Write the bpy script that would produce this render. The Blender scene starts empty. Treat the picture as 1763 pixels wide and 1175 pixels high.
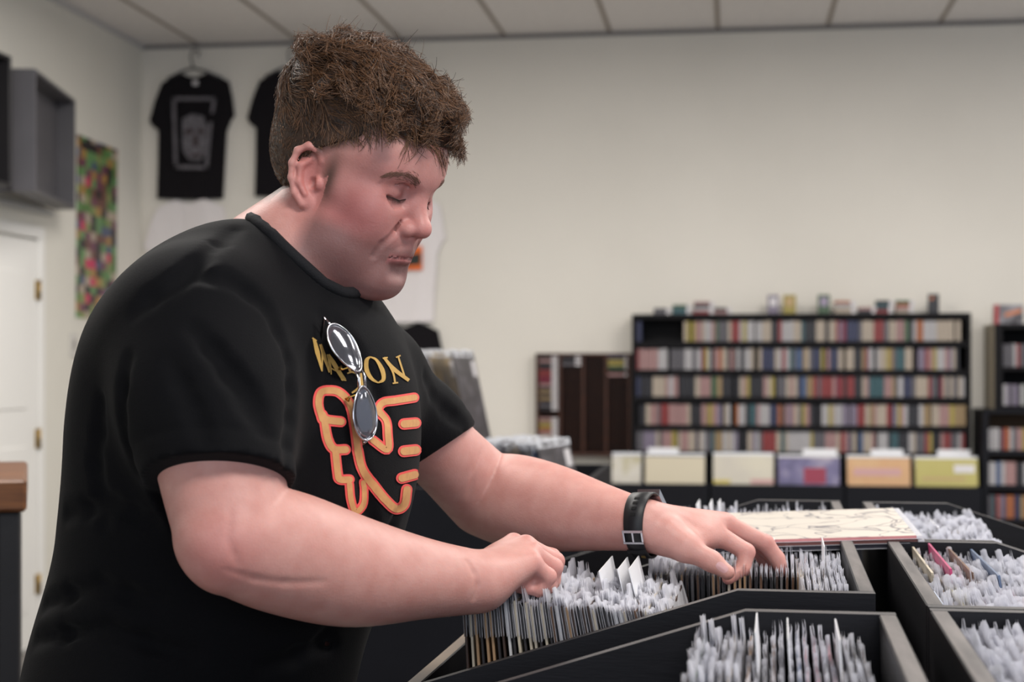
import bpy, bmesh, math, random
import numpy as np
from mathutils import Vector, Matrix
from mathutils.bvhtree import BVHTree

SC = bpy.context.scene
COL = SC.collection
R = math.radians

# ------------------------------------------------------------------ camera, sky, lamps, exposure
F_PX, CX, CY = 2700.0, 881.5, 630.0          # focal length and optical centre in pixels of the 1763 x 1175 frame
CAM_H, YAW = 1.32, R(8.02)
CAM = np.array([0.0, 0.0, CAM_H])
FWD = np.array([-math.sin(YAW), math.cos(YAW), 0.0])
RGT = np.array([math.cos(YAW), math.sin(YAW), 0.0])
UP = np.array([0.0, 0.0, 1.0])

cd = bpy.data.cameras.new('camera')
cam = bpy.data.objects.new('camera', cd)
COL.objects.link(cam)
SC.camera = cam
cam.location = (0, 0, CAM_H)
cam.rotation_euler = (R(90), 0, YAW)
cd.sensor_width = 36.0
cd.lens = 36.0 * F_PX / 1763.0
cd.shift_y = (CY - 587.5) / 1763.0
cd.clip_start = 0.05
cd.dof.use_dof = True
cd.dof.focus_distance = 1.95
cd.dof.aperture_fstop = 4.6

SC.view_settings.view_transform = 'Standard'
SC.view_settings.look = 'None'
SC.view_settings.gamma = 1.0
SC.view_settings.use_curve_mapping = False
SC.view_settings.exposure = 0.0

wd = bpy.data.worlds.new('daylight'); SC.world = wd; wd.use_nodes = True
wd.node_tree.nodes['Background'].inputs[0].default_value = (0.80, 0.88, 1.0, 1)
wd.node_tree.nodes['Background'].inputs[1].default_value = 0.60


def area(name, loc, target, sx, sy, power, col):
    l = bpy.data.lights.new(name, 'AREA'); l.shape = 'RECTANGLE'; l.size = sx; l.size_y = sy
    l.energy = power; l.color = col
    o = bpy.data.objects.new(name, l); COL.objects.link(o); o.location = loc
    d = Vector(target) - Vector(loc)
    o.rotation_euler = d.to_track_quat('-Z', 'Y').to_euler()
    return o


# the shop front's daylight, from behind the camera and from its right
area('shopfront_window_light', (0.8, -2.6, 2.0), (0.2, 4.0, 1.5), 5.0, 2.0, 70, (0.86, 0.92, 1.0))
# the ceiling's fluorescent fittings
for lx, ly, lw in ((-1.5, 2.9, 46), (1.2, 2.9, 46), (-1.5, 5.6, 66), (1.2, 5.6, 66), (3.6, 5.6, 56), (3.6, 2.9, 46), (0.7, 0.6, 62)):
    area('ceiling_lamp_light', (lx, ly, 3.0), (lx, ly, 0.0), 1.2, 0.5, lw, (1.0, 0.96, 0.91))


# ------------------------------------------------------------------ helpers
def P(px, py, d):
    """the point seen at pixel (px, py) at depth d"""
    return CAM + d * (FWD + (px - CX) / F_PX * RGT - (py - CY) / F_PX * UP)


def on_x(px, x):
    """depth at which the ray column px meets the plane X = x"""
    v = FWD + (px - CX) / F_PX * RGT
    return x / v[0]


def on_y(px, y):
    v = FWD + (px - CX) / F_PX * RGT
    return y / v[1]


def props(o, label=None, cat=None, group=None, kind=None):
    if label: o['label'] = label
    if cat: o['category'] = cat
    if group: o['group'] = group
    if kind: o['kind'] = kind
    return o


def link(name, mesh, mat=None, parent=None):
    o = bpy.data.objects.new(name, mesh)
    COL.objects.link(o)
    if mat is not None and not mesh.materials:
        for m in (mat if isinstance(mat, (list, tuple)) else [mat]):
            mesh.materials.append(m)
    if parent is not None:
        o.parent = parent
    return o


def empty(name, loc=(0, 0, 0), rotz=0.0, rot=None):
    o = bpy.data.objects.new(name, None)
    COL.objects.link(o)
    o.empty_display_size = 0.05
    o.location = loc
    o.rotation_euler = rot if rot is not None else (0, 0, rotz)
    return o


def mesh_np(name, verts, faces, smooth=False):
    me = bpy.data.meshes.new(name)
    me.from_pydata([tuple(map(float, v)) for v in verts], [], [tuple(map(int, f)) for f in faces])
    if smooth:
        me.polygons.foreach_set('use_smooth', [True] * len(me.polygons))
    me.update()
    return me


def quads_np(name, V, Q, smooth=True):
    me = bpy.data.meshes.new(name)
    n, m = len(V), len(Q)
    me.vertices.add(n); me.vertices.foreach_set('co', np.asarray(V, np.float32).ravel())
    me.loops.add(4 * m); me.loops.foreach_set('vertex_index', np.asarray(Q, np.int32).ravel())
    me.polygons.add(m)
    me.polygons.foreach_set('loop_start', np.arange(0, 4 * m, 4, dtype=np.int32))
    me.polygons.foreach_set('use_smooth', np.full(m, smooth))
    me.update(calc_edges=True); me.validate()
    return me


class MB:
    """collects shapes; build() links them as one mesh object"""
    def __init__(self):
        self.bm = bmesh.new()

    def box(self, x0, x1, y0, y1, z0, z1, bev=0.0, mat=0, m=None):
        r = bmesh.ops.create_cube(self.bm, size=1.0)
        vs = r['verts']
        for v in vs:
            v.co = Vector(((x0 + x1) / 2 + v.co.x * (x1 - x0), (y0 + y1) / 2 + v.co.y * (y1 - y0), (z0 + z1) / 2 + v.co.z * (z1 - z0)))
        if m is not None:
            for v in vs: v.co = m @ v.co
        fs = list({f for v in vs for f in v.link_faces})
        for f in fs: f.material_index = mat
        if bev > 0:
            es = list({e for v in vs for e in v.link_edges})
            bmesh.ops.bevel(self.bm, geom=es, offset=bev, segments=1, affect='EDGES', profile=0.5)
        return self

    def prism(self, pts, ext, mat=0):
        """polygon of 3-D points extruded by vector ext"""
        a = [self.bm.verts.new(p) for p in pts]
        b = [self.bm.verts.new(Vector(p) + Vector(ext)) for p in pts]
        n = len(pts)
        fs = [self.bm.faces.new(a), self.bm.faces.new(b[::-1])]
        for i in range(n):
            fs.append(self.bm.faces.new((a[i], b[i], b[(i + 1) % n], a[(i + 1) % n])))
        for f in fs: f.material_index = mat
        return self

    def tube(self, pts, r, seg=8, mat=0, cap=True):
        pts = [Vector(p) for p in pts]
        rr = r if isinstance(r, (list, tuple)) else [r] * len(pts)
        rings = []
        ref = None
        for i, p in enumerate(pts):
            t = (pts[min(i + 1, len(pts) - 1)] - pts[max(i - 1, 0)]).normalized()
            if ref is None:
                ref = t.orthogonal().normalized()
            ref = (ref - t * ref.dot(t)).normalized()
            bn = t.cross(ref)
            rings.append([self.bm.verts.new(p + (ref * math.cos(a) + bn * math.sin(a)) * rr[i]) for a in [2 * math.pi * k / seg for k in range(seg)]])
        for i in range(len(rings) - 1):
            for k in range(seg):
                f = self.bm.faces.new((rings[i][k], rings[i][(k + 1) % seg], rings[i + 1][(k + 1) % seg], rings[i + 1][k]))
                f.smooth = True; f.material_index = mat
        if cap:
            self.bm.faces.new(rings[0][::-1]).material_index = mat
            self.bm.faces.new(rings[-1]).material_index = mat
        return self

    def build(self, name, mat=None, parent=None):
        bmesh.ops.recalc_face_normals(self.bm, faces=self.bm.faces[:])
        me = bpy.data.meshes.new(name)
        self.bm.to_mesh(me); self.bm.free()
        return link(name, me, mat, parent)


# ------------------------------------------------------------------ materials
def srgb(r, g, b):
    f = lambda c: c / 12.92 if c <= 0.04045 else ((c + 0.055) / 1.055) ** 2.4
    return (f(r / 255), f(g / 255), f(b / 255), 1.0)


MATS = {}


def mat(name, col, rough=0.6, spec=0.5, metal=0.0, var=0.0, vscale=30.0, bump=0.0, bscale=80.0, stretch=None, coat=0.0,
        trans=0.0, alpha=1.0, sss=0.0, sheen=0.0, ior=1.45, var_col=None):
    """principled material with object-space noise for colour variation and fine relief"""
    if name in MATS: return MATS[name]
    m = bpy.data.materials.new(name); m.use_nodes = True; MATS[name] = m
    nt = m.node_tree; b = nt.nodes['Principled BSDF']
    b.inputs['Base Color'].default_value = col
    b.inputs['Roughness'].default_value = rough
    b.inputs['Specular IOR Level'].default_value = spec
    b.inputs['Metallic'].default_value = metal
    b.inputs['Coat Weight'].default_value = coat
    b.inputs['Transmission Weight'].default_value = trans
    b.inputs['Alpha'].default_value = alpha
    b.inputs['Sheen Weight'].default_value = sheen
    b.inputs['IOR'].default_value = ior
    if sss > 0:
        b.inputs['Subsurface Weight'].default_value = sss
        b.inputs['Subsurface Radius'].default_value = (1.0, 0.35, 0.2)
        b.inputs['Subsurface Scale'].default_value = 0.006
    tc = nt.nodes.new('ShaderNodeTexCoord'); src = tc.outputs['Object']
    if stretch:
        mp = nt.nodes.new('ShaderNodeMapping'); mp.inputs['Scale'].default_value = stretch
        nt.links.new(src, mp.inputs[0]); src = mp.outputs[0]
    if var > 0 or var_col:
        n = nt.nodes.new('ShaderNodeTexNoise'); n.inputs['Scale'].default_value = vscale; n.inputs['Detail'].default_value = 4
        nt.links.new(src, n.inputs['Vector'])
        mx = nt.nodes.new('ShaderNodeMix'); mx.data_type = 'RGBA'
        c2 = var_col or tuple(c * (1 - var) for c in col[:3]) + (1,)
        mx.inputs[6].default_value = col; mx.inputs[7].default_value = c2
        rp = nt.nodes.new('ShaderNodeMapRange'); rp.inputs[1].default_value = 0.35; rp.inputs[2].default_value = 0.65
        nt.links.new(n.outputs[0], rp.inputs[0]); nt.links.new(rp.outputs[0], mx.inputs[0])
        nt.links.new(mx.outputs[2], b.inputs['Base Color'])
    if bump > 0:
        n = nt.nodes.new('ShaderNodeTexNoise'); n.inputs['Scale'].default_value = bscale; n.inputs['Detail'].default_value = 3
        nt.links.new(src, n.inputs['Vector'])
        bp = nt.nodes.new('ShaderNodeBump'); bp.inputs['Strength'].default_value = bump; bp.inputs['Distance'].default_value = 0.002
        nt.links.new(n.outputs[0], bp.inputs['Height']); nt.links.new(bp.outputs[0], b.inputs['Normal'])
    return m


# ------------------------------------------------------------------ signed-distance sculpting (numpy)
class Sdf:
    """ordered list of smooth unions ('u') and subtractions ('s') of rounded cones and ellipsoids"""
    def __init__(self):
        self.pr = []

    def cone(self, a, b, ra, rb, k=0.02, op='u'):
        a = np.asarray(a, np.float32); b = np.asarray(b, np.float32)
        lo = np.minimum(a - ra, b - rb); hi = np.maximum(a + ra, b + rb)
        self.pr.append(('c', (a, b, ra, rb), k, op, lo, hi)); return self

    def ell(self, c, r, k=0.02, op='u', rot=None):
        c = np.asarray(c, np.float32); r = np.asarray(r, np.float32)
        A = np.eye(3, dtype=np.float32) if rot is None else np.asarray(rot, np.float32)   # rows = local axes
        e = np.sqrt(((A * r[:, None]) ** 2).sum(0))
        self.pr.append(('e', (c, r, A), k, op, c - e, c + e)); return self

    def chain(self, pts, rs, k=0.01, op='u'):
        for i in range(len(pts) - 1):
            self.cone(pts[i], pts[i + 1], rs[i], rs[i + 1], k, op)
        return self

    def xf(self, M, o):
        """the same list moved to the frame: p_world = o + p_local @ M (rows of M = local axes)"""
        s = Sdf(); M = np.asarray(M, np.float32)
        for kind, q, k, op, lo, hi in self.pr:
            if kind == 'c': s.cone(o + q[0] @ M, o + q[1] @ M, q[2], q[3], k, op)
            else: s.ell(o + q[0] @ M, q[1], k, op, q[2] @ M)
        return s

    @staticmethod
    def prim(kind, q, p):
        if kind == 'c':
            a, b, ra, rb = q
            ba = b - a; l2 = float(ba @ ba) + 1e-12
            t = np.clip(((p - a) @ ba) / l2, 0, 1)
            return np.sqrt((((p - a) - t[:, None] * ba) ** 2).sum(1)) - (ra + (rb - ra) * t)
        c, r, A = q
        l = (p - c) @ A.T
        k0 = np.sqrt(((l / r) ** 2).sum(1)); k1 = np.sqrt(((l / (r * r)) ** 2).sum(1)) + 1e-9
        return k0 * (k0 - 1.0) / k1

    def ev(self, p, cull=True):
        p = np.asarray(p, np.float32)
        d = np.full(len(p), 0.5, np.float32)
        lo, hi = p.min(0), p.max(0)
        for kind, q, k, op, plo, phi in self.pr:
            m = k + 0.03
            if cull and (np.any(plo - m > hi) or np.any(phi + m < lo)): continue
            e = self.prim(kind, q, p)
            if op == 'u':
                h = np.maximum(k - np.abs(d - e), 0) / k
                d = np.minimum(d, e) - h * h * k * 0.25
            else:
                e = -e
                h = np.maximum(k - np.abs(d - e), 0) / k
                d = np.maximum(d, e) + h * h * k * 0.25
        return d

    def bounds(self):
        u = [q for q in self.pr if q[3] == 'u']
        return np.min([q[4] for q in u], 0), np.max([q[5] for q in u], 0)


def surface(f, lo, hi, h, n=16, slack=1.6):
    """sparse surface nets of f over lo..hi at cell size h: vertices, quads"""
    lo = np.asarray(lo, np.float32) - 2 * h
    nb = np.ceil((np.asarray(hi) + 2 * h - lo) / (h * n)).astype(int)
    g = np.stack(np.meshgrid(*[np.arange(k) for k in nb], indexing='ij'), -1).reshape(-1, 3)
    cen = lo + (g + 0.5) * (h * n)
    rad = 0.5 * math.sqrt(3) * h * n * slack
    keep = []
    for i in range(len(g)):                                     # cheap test of each block at its centre
        c = cen[i]
        q = np.concatenate([c[None], c + np.array([[sx, sy, sz] for sx in (-.5, .5) for sy in (-.5, .5) for sz in (-.5, .5)], np.float32) * h * n])
        if np.min(np.abs(f(q))) < rad * 0.75: keep.append(i)
    ii = np.stack(np.meshgrid(*[np.arange(n + 1)] * 3, indexing='ij'), -1).reshape(-1, 3)
    keys, verts, edges = [], [], []
    S = np.int64(1 << 20)
    key = lambda a: (a[:, 0].astype(np.int64) * S + a[:, 1]) * S + a[:, 2]
    cor = np.array([[a, b, c] for a in (0, 1) for b in (0, 1) for c in (0, 1)])
    eds = [(i, j) for i in range(8) for j in range(i + 1, 8) if abs(cor[i] - cor[j]).sum() == 1]
    for b in keep:
        o = g[b] * n
        d = f(lo + (ii + o) * np.float32(h)).reshape(n + 1, n + 1, n + 1)
        s = d < 0
        if s.all() or not s.any(): continue
        c8 = np.stack([d[a:a + n, e:e + n, c:c + n] for a, e, c in cor], -1).reshape(-1, 8)
        s8 = c8 < 0
        act = np.nonzero(s8.any(1) & ~s8.all(1))[0]
        c8 = c8[act]; s8 = s8[act]
        acc = np.zeros((len(act), 3)); cnt = np.zeros(len(act))
        for i, j in eds:
            x = s8[:, i] != s8[:, j]
            t = np.where(x, c8[:, i] / np.where(x, c8[:, i] - c8[:, j], 1), 0)
            acc += np.where(x[:, None], cor[i] + t[:, None] * (cor[j] - cor[i]), 0); cnt += x
        cell = np.stack(np.unravel_index(act, (n, n, n)), -1) + o
        keys.append(key(cell)); verts.append(lo + (cell + acc / cnt[:, None]) * h)
        for ax in range(3):
            sl0 = [slice(0, n)] * 3; sl1 = list(sl0); sl1[ax] = slice(1, n + 1)
            x = s[tuple(sl0)] != s[tuple(sl1)]
            w = np.stack(np.nonzero(x), -1)
            if len(w): edges.append((ax, w + o, s[tuple(sl0)][x]))
    K = np.concatenate(keys); V = np.concatenate(verts)
    order = np.argsort(K); K = K[order]; V = V[order]
    Q = []
    for ax, w, ins in edges:
        a1, a2 = (ax + 1) % 3, (ax + 2) % 3
        e1 = np.zeros(3, int); e1[a1] = 1; e2 = np.zeros(3, int); e2[a2] = 1
        idx, ok = [], np.ones(len(w), bool)
        for c in (w - e1 - e2, w - e2, w, w - e1):
            kk = key(c); j = np.clip(np.searchsorted(K, kk), 0, len(K) - 1)
            ok &= K[j] == kk; idx.append(j)
        q = np.stack(idx, -1)
        q = np.where(ins[:, None], q, q[:, ::-1])
        Q.append(q[ok])
    return V, np.concatenate(Q)


def in_cells(f, p, cell=0.05):
    """f over scattered points, grouped in cells so that culling works"""
    p = np.asarray(p, np.float32)
    c = np.floor(p / cell).astype(np.int64); k = (c[:, 0] * 100003 + c[:, 1]) * 100003 + c[:, 2]
    o = np.argsort(k, kind='stable'); kb = k[o]
    cut = np.concatenate([[0], np.nonzero(np.diff(kb))[0] + 1, [len(kb)]])
    out = np.empty(len(p), np.float32)
    for a, b in zip(cut[:-1], cut[1:]):
        out[o[a:b]] = f(p[o[a:b]])
    return out


def project(f, p, steps=2, e=0.0006):
    p = np.array(p, np.float32)
    for _ in range(steps):
        d = in_cells(f, p)
        g = np.stack([in_cells(f, p + np.eye(3, dtype=np.float32)[i] * e) - d for i in range(3)], -1) / e
        l = (g * g).sum(1, keepdims=True) + 1e-4
        p = p - np.clip(d[:, None] / l, -0.004, 0.004) * g
    return p


def refine(V, Q, pick):
    """split the picked quads 1:4 (with fans at the border); faces come back as a list of tuples"""
    pk = pick
    E = {}
    V = list(map(tuple, V))
    def mid(a, b):
        k = (a, b) if a < b else (b, a)
        if k not in E:
            E[k] = len(V); va, vb = V[a], V[b]
            V.append(((va[0] + vb[0]) / 2, (va[1] + vb[1]) / 2, (va[2] + vb[2]) / 2))
        return E[k]
    F = []
    Ql = Q.tolist()
    for q, s in zip(Ql, pk):
        if s:
            m = [mid(q[i], q[(i + 1) % 4]) for i in range(4)]
            c = len(V); V.append(tuple(sum(V[i][j] for i in q) / 4 for j in range(3)))
            for i in range(4): F.append((q[i], m[i], c, m[i - 1]))
    for q, s in zip(Ql, pk):
        if not s:
            out = []
            for i in range(4):
                a, b = q[i], q[(i + 1) % 4]; out.append(a)
                k = (a, b) if a < b else (b, a)
                if k in E: out.append(E[k])
            F.append(tuple(out))
    return np.array(V, np.float32), F


# ------------------------------------------------------------------ the room
def wy(px, py, Y): return P(px, py, on_y(px, Y))
def wx(px, py, X): return P(px, py, on_x(px, X))


YW = 8.318                                           # back wall
XL = wy(245, 78, YW)[0]                              # left wall
ZC = 3.09                                            # ceiling
XR, YF = 5.2, -3.2                                   # right side and shop front, out of the frame


def wall_mat(name, col, col2, s=1.2):
    return mat(name, col, rough=.75, spec=.25, var_col=col2, vscale=s, bump=.15, bscale=160)


WALLM = wall_mat('painted_wall', srgb(226, 221, 212), srgb(221, 216, 207))
LWALLM = wall_mat('painted_side_wall', srgb(226, 222, 212), srgb(220, 216, 206))
props(MB().box(XL - .2, XR, YF, YW + .2, -.12, 0).build('floor', mat('concrete_floor', srgb(120, 116, 112), rough=.5, var=.25, vscale=3)), kind='structure')
props(MB().box(XL - .2, XR, YW, YW + .2, 0, ZC + .3).build('wall_back', WALLM), kind='structure')
props(MB().box(XL - .2, XL, YF, YW, 0, ZC + .3).build('wall_left', LWALLM), kind='structure')
CEIL = props(MB().box(XL - .2, XR, YF, YW, ZC + .03, ZC + .15).build('ceiling', mat('ceiling_board', srgb(150, 145, 140), rough=.9)), kind='structure')
xa, xb = wy(868, 48, YW)[0], wy(1236, 43, YW)[0]
tw = (xb - xa) / 2
tile_m = mat('ceiling_tile_board', srgb(232, 228, 226), rough=.95, var=.06, vscale=40, bump=.6, bscale=220)
bar_m = mat('ceiling_bar', srgb(150, 140, 130), rough=.6)
tme = None
k0 = int(math.floor((XL - xa) / tw))
for j in range(3):
    for i in range(k0, 8):
        x0 = max(xa + i * tw, XL); x1 = xa + (i + 1) * tw
        y1 = YW - j * 1.2; y0 = y1 - 1.2
        MB().box(x0 + .010, x1 - .010, y0 + .010, y1 - .010, ZC + .004, ZC + .03).build('ceiling_tile', tile_m, CEIL)
for i in range(k0 + 1, 9):
    MB().box(xa + i * tw - .011, xa + i * tw + .011, YW - 3.6, YW, ZC, ZC + .03).build('ceiling_bar', bar_m, CEIL)
for j in range(1, 4):
    MB().box(XL, xa + 8 * tw, YW - j * 1.2 - .011, YW - j * 1.2 + .011, ZC - .001, ZC + .03).build('ceiling_bar', bar_m, CEIL)
props(MB().box(XL, XR, YW - .018, YW, ZC - .018, ZC).build('trim_1', mat('ceiling_angle', srgb(128, 124, 124), rough=.5)), kind='structure')
props(MB().box(XL, XL + .018, YF, YW, ZC - .018, ZC).build('trim_2', mat('ceiling_angle_pale', srgb(196, 194, 194), rough=.5)), kind='structure')
props(MB().box(XL, XL + .014, YF, YW, 0, .10, .003).build('baseboard_left', mat('white_gloss', srgb(228, 228, 226), rough=.4)), kind='structure')
props(MB().box(XL, XR, YW - .014, YW, 0, .10, .003).build('baseboard_back', mat('white_gloss', srgb(228, 228, 226))), kind='structure')

# door in the left wall: the frame's far upright shows, the leaf runs out of the frame
ya = wx(57, 400, XL)[1]; yb = wx(66, 400, XL)[1]; ztop = wx(60, 412, XL)[2]
door = props(empty('door_1', (XL, ya - .42, 0)), kind='structure')
door['label'] = 'white panelled door in the left wall beside the poster'
wd_m = mat('white_door_paint', srgb(232, 230, 226), rough=.45, bump=.05, bscale=30)
def dpart(name, *b, m=wd_m, bev=.004, par=door):
    o = MB().box(*b, bev).build(name, m, par); o.matrix_parent_inverse = Matrix.Translation(-par.location); return o
lf = dpart('door_leaf', XL, XL + .022, ya - .84, ya - .004, .012, ztop - .01)
for zz in ((.18, .95), (1.12, ztop - .16)):
    dpart('door_panel', XL + .020, XL + .028, ya - .72, ya - .12, *zz)
dpart('door_frame', XL, XL + .035, ya, yb, 0, ztop)
dpart('door_frame', XL, XL + .035, ya - .95, yb, ztop, ztop + (yb - ya) * 1.0)
dpart('door_frame', XL, XL + .035, ya - .95, ya - .85, 0, ztop)
for py in (500, 755, 1005):
    z = wx(58, py, XL)[2]
    hb = MB(); hb.box(XL + .022, XL + .030, ya - .03, ya + .02, z - .045, z + .045, .002)
    hb.tube([(XL + .036, ya - .004, z - .048), (XL + .036, ya - .004, z + .048)], .006, 8)
    hb.build('door_hinge', mat('brass', srgb(176, 150, 96), rough=.35, metal=.9), door).matrix_parent_inverse = Matrix.Translation(-door.location)

# light switch
c = wx(125, 594, XL)
sw = MB().box(XL, XL + .008, c[1] - .040, c[1] + .040, c[2] - .06, c[2] + .06, .003).build('light_switch', mat('switch_plate', srgb(206, 202, 196), rough=.4))
props(sw, 'pale wall switch under the collage poster', 'switch')
MB().box(XL + .008, XL + .014, c[1] - .012, c[1] + .012, c[2] - .025, c[2] + .025, .002).build('rocker', mat('switch_rocker', srgb(150, 146, 142), rough=.4), sw)

# collage poster
def cell_mat(name, cols, nx, nz):
    m = bpy.data.materials.new(name); m.use_nodes = True; nt = m.node_tree; b = nt.nodes['Principled BSDF']
    tc = nt.nodes.new('ShaderNodeTexCoord'); mp = nt.nodes.new('ShaderNodeMapping'); mp.inputs['Scale'].default_value = (1, nx, nz)
    sn = nt.nodes.new('ShaderNodeVectorMath'); sn.operation = 'FLOOR'
    wn = nt.nodes.new('ShaderNodeTexWhiteNoise'); wn.noise_dimensions = '3D'
    cr = nt.nodes.new('ShaderNodeValToRGB'); cr.color_ramp.interpolation = 'CONSTANT'
    e = cr.color_ramp.elements
    while len(e) < len(cols): e.new(0.5)
    for i, c_ in enumerate(cols): e[i].position = i / len(cols); e[i].color = c_
    nz_ = nt.nodes.new('ShaderNodeTexNoise'); nz_.inputs['Scale'].default_value = 28
    ad = nt.nodes.new('ShaderNodeVectorMath'); ad.operation = 'MULTIPLY_ADD'
    nt.links.new(tc.outputs['Object'], nz_.inputs['Vector'])
    nt.links.new(nz_.outputs['Color'], ad.inputs[0]); ad.inputs[1].default_value = (.0, .03, .03)
    nt.links.new(tc.outputs['Object'], ad.inputs[2])
    nt.links.new(ad.outputs[0], mp.inputs[0]); nt.links.new(mp.outputs[0], sn.inputs[0]); nt.links.new(sn.outputs[0], wn.inputs[0])
    nt.links.new(wn.outputs[0], cr.inputs[0]); nt.links.new(cr.outputs[0], b.inputs['Base Color']); b.inputs['Roughness'].default_value = .45
    return m
p00, p10, p01 = wx(134, 230, XL), wx(203, 254, XL), wx(121, 545, XL)
pw = p10[1] - p00[1]; ph = p00[2] - p01[2]
po = MB().box(0, .004, -pw / 2, pw / 2, -ph / 2, ph / 2).build('poster', cell_mat('collage', [srgb(*c_) for c_ in ((196, 50, 90), (84, 122, 62), (44, 38, 40), (130, 140, 84), (76, 86, 112), (108, 70, 60), (100, 142, 88), (176, 160, 142), (34, 30, 34), (112, 62, 84), (168, 128, 70))], 15.0, 22.0))
po.location = (XL + .002, (p00[1] + p10[1]) / 2 - .03, (p00[2] + p01[2]) / 2 - .01); po.rotation_euler = (R(-1.2), 0, 0)
props(po, 'tall narrow poster of a repeating colourful portrait collage on the left wall', 'poster')
pb = MB()
for a_, b_, c_, d_ in ((-pw / 2 - .006, -pw / 2, -ph / 2, ph / 2), (pw / 2, pw / 2 + .006, -ph / 2, ph / 2), (-pw / 2, pw / 2, ph / 2, ph / 2 + .006), (-pw / 2, pw / 2, -ph / 2 - .006, -ph / 2)):
    pb.box(0, .003, a_, b_, c_, d_)
pb.build('poster_border', mat('poster_paper', srgb(226, 222, 214)), po)

# two dark box shelves hung on the left wall, the far one turned out a little
def open_box(name, w, h, dep, t, label, m, loc, rz):
    r = props(empty(name, loc, rz), label, 'shelf')
    for nm, b in (('side_panel', (0, dep, 0, t, 0, h)), ('side_panel', (0, dep, w - t, w, 0, h)), ('top_panel', (0, dep, t, w - t, h - t, h)), ('bottom_panel', (0, dep, t, w - t, 0, t)), ('back_panel', (0, t, t, w - t, t, h - t))):
        MB().box(*b, .002).build(nm, m, r)
    return r
greyp = mat('grey_laminate', srgb(84, 82, 86), rough=.5, var=.1, vscale=6)
f0 = wx(30, 128, XL + .02); zlo = wx(62, 335, XL + .25)[2]; zhi = wx(62, 127, XL + .25)[2]
q0 = P(61, 230, on_x(61, XL + .30)); q1 = P(130, 230, on_x(130, XL + .14))
wv = np.hypot(*(q1 - q0)[:2])
bx = open_box('box_shelf', wv, zhi - zlo, .10, .016, 'open-fronted dark grey box shelf hung next to the poster', greyp, (0, 0, 0), 0)
ang = math.atan2((q1 - q0)[1], (q1 - q0)[0]) - math.pi / 2
nrm = np.array([math.cos(ang), math.sin(ang)])
bx.location = (q0[0] - nrm[0] * .10, q0[1] - nrm[1] * .10, zlo); bx.rotation_euler = (0, 0, ang)
y2 = wx(24, 128, XL + .28)[1]
b2 = open_box('box_shelf', .62, zhi - zlo + .02, .27, .016, 'black box shelf at the picture edge above the white door', mat('black_laminate', srgb(34, 32, 34), rough=.5), (XL, y2 - .62, zlo - .0), 0)
MB().box(XL, q0[0] - .02, q0[1] + .0, q0[1] + .016, zlo, zhi, .002).build('mount_panel', greyp, bx).matrix_parent_inverse = bx.matrix_basis.inverted()
# bracket rail under them
props(MB().box(XL, XL + .03, y2 - .5, q1[1], zlo - .03, zlo - .004, .003).build('shelf_rail', mat('pale_rail', srgb(200, 198, 194), rough=.5)), 'pale rail under the two dark box shelves', 'rail')

# wooden-topped counter at the left edge
cx1 = P(46, 850, 3.0); zt_, zb_ = P(46, 826, 3.0)[2], P(46, 882, 3.0)[2]
ctr = props(empty('counter', (cx1[0], cx1[1], 0), R(25)), 'black counter with a thick brown wooden top at the left edge', 'counter')
corner = cx1
cx1 = np.array([0.0, 0.0, 0.0])
def cp(name, x0, x1, y0, y1, z0, z1, m, bev=.004):
    MB().box(x0, x1, y0, y1, z0, z1, bev).build(name, m, ctr)
cp('worktop', cx1[0] - 1.4, cx1[0], cx1[1], cx1[1] + .6, zb_, zt_, mat('brown_slab', srgb(120, 74, 38), rough=.45, var_col=srgb(84, 48, 24), vscale=8, stretch=(1, 8, 8)), .006)
blk = mat('black_paint', srgb(24, 23, 27), rough=.55, var=.2, vscale=12, bump=.2, bscale=90)
ex1 = -.013
cp('end_panel', ex1 - .04, ex1, cx1[1] + .02, cx1[1] + .58, 0, zb_, blk)
cp('back_panel', cx1[0] - 1.38, ex1 - .04, cx1[1] + .5, cx1[1] + .53, .02, zb_, blk)
for py in (991, 1096):
    z = P(10, py, 3.05)[2]
    cp('shelf', cx1[0] - 1.38, ex1 - .04, cx1[1] + .03, cx1[1] + .5, z - .012, z + .012, mat('shelf_edge_dark', srgb(58, 56, 58), rough=.5))


# ------------------------------------------------------------------ along the back wall
ORD = ['', 'first', 'second', 'third', 'fourth', 'fifth', 'sixth', 'seventh', 'eighth', 'ninth', 'tenth', 'eleventh', 'twelfth', 'thirteenth', 'fourteenth', 'fifteenth', 'sixteenth', 'seventeenth', 'eighteenth', 'nineteenth']
TENS = {20: 'twent', 30: 'thirt', 40: 'fort', 50: 'fift', 60: 'sixt', 70: 'sevent', 80: 'eight', 90: 'ninet'}


def nth(n):
    if n < 20: return ORD[n]
    if n >= 100: return 'hundred and ' + nth(n - 100) if n > 100 else 'hundredth'
    t = n // 10 * 10
    return TENS[t] + 'ieth' if n == t else TENS[t] + 'y-' + ORD[n - t]


PAL = {'cream': (206, 190, 172), 'white': (206, 202, 204), 'pink': (190, 148, 146), 'red': (160, 62, 62), 'grey': (110, 106, 112), 'black': (46, 44, 50),
       'navy': (58, 62, 96), 'blue': (84, 108, 150), 'teal': (64, 104, 112), 'yellow': (190, 172, 84), 'tan': (178, 150, 108), 'orange': (192, 116, 74), 'green': (84, 112, 80), 'crimson': (140, 40, 66), 'lilac': (150, 138, 160)}
PW = ['cream'] * 22 + ['white'] * 18 + ['pink'] * 15 + ['grey'] * 9 + ['black'] * 12 + ['navy'] * 5 + ['red'] * 6 + ['blue'] * 3 + ['teal'] * 3 + ['yellow'] * 4 + ['tan'] * 5 + ['orange'] * 4 + ['green'] * 2 + ['crimson'] * 2 + ['lilac'] * 4
def pm(c): return mat('case_' + c, srgb(*[v * .82 for v in PAL[c]]), rough=.35, spec=.5, var=.12, vscale=60)
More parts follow.
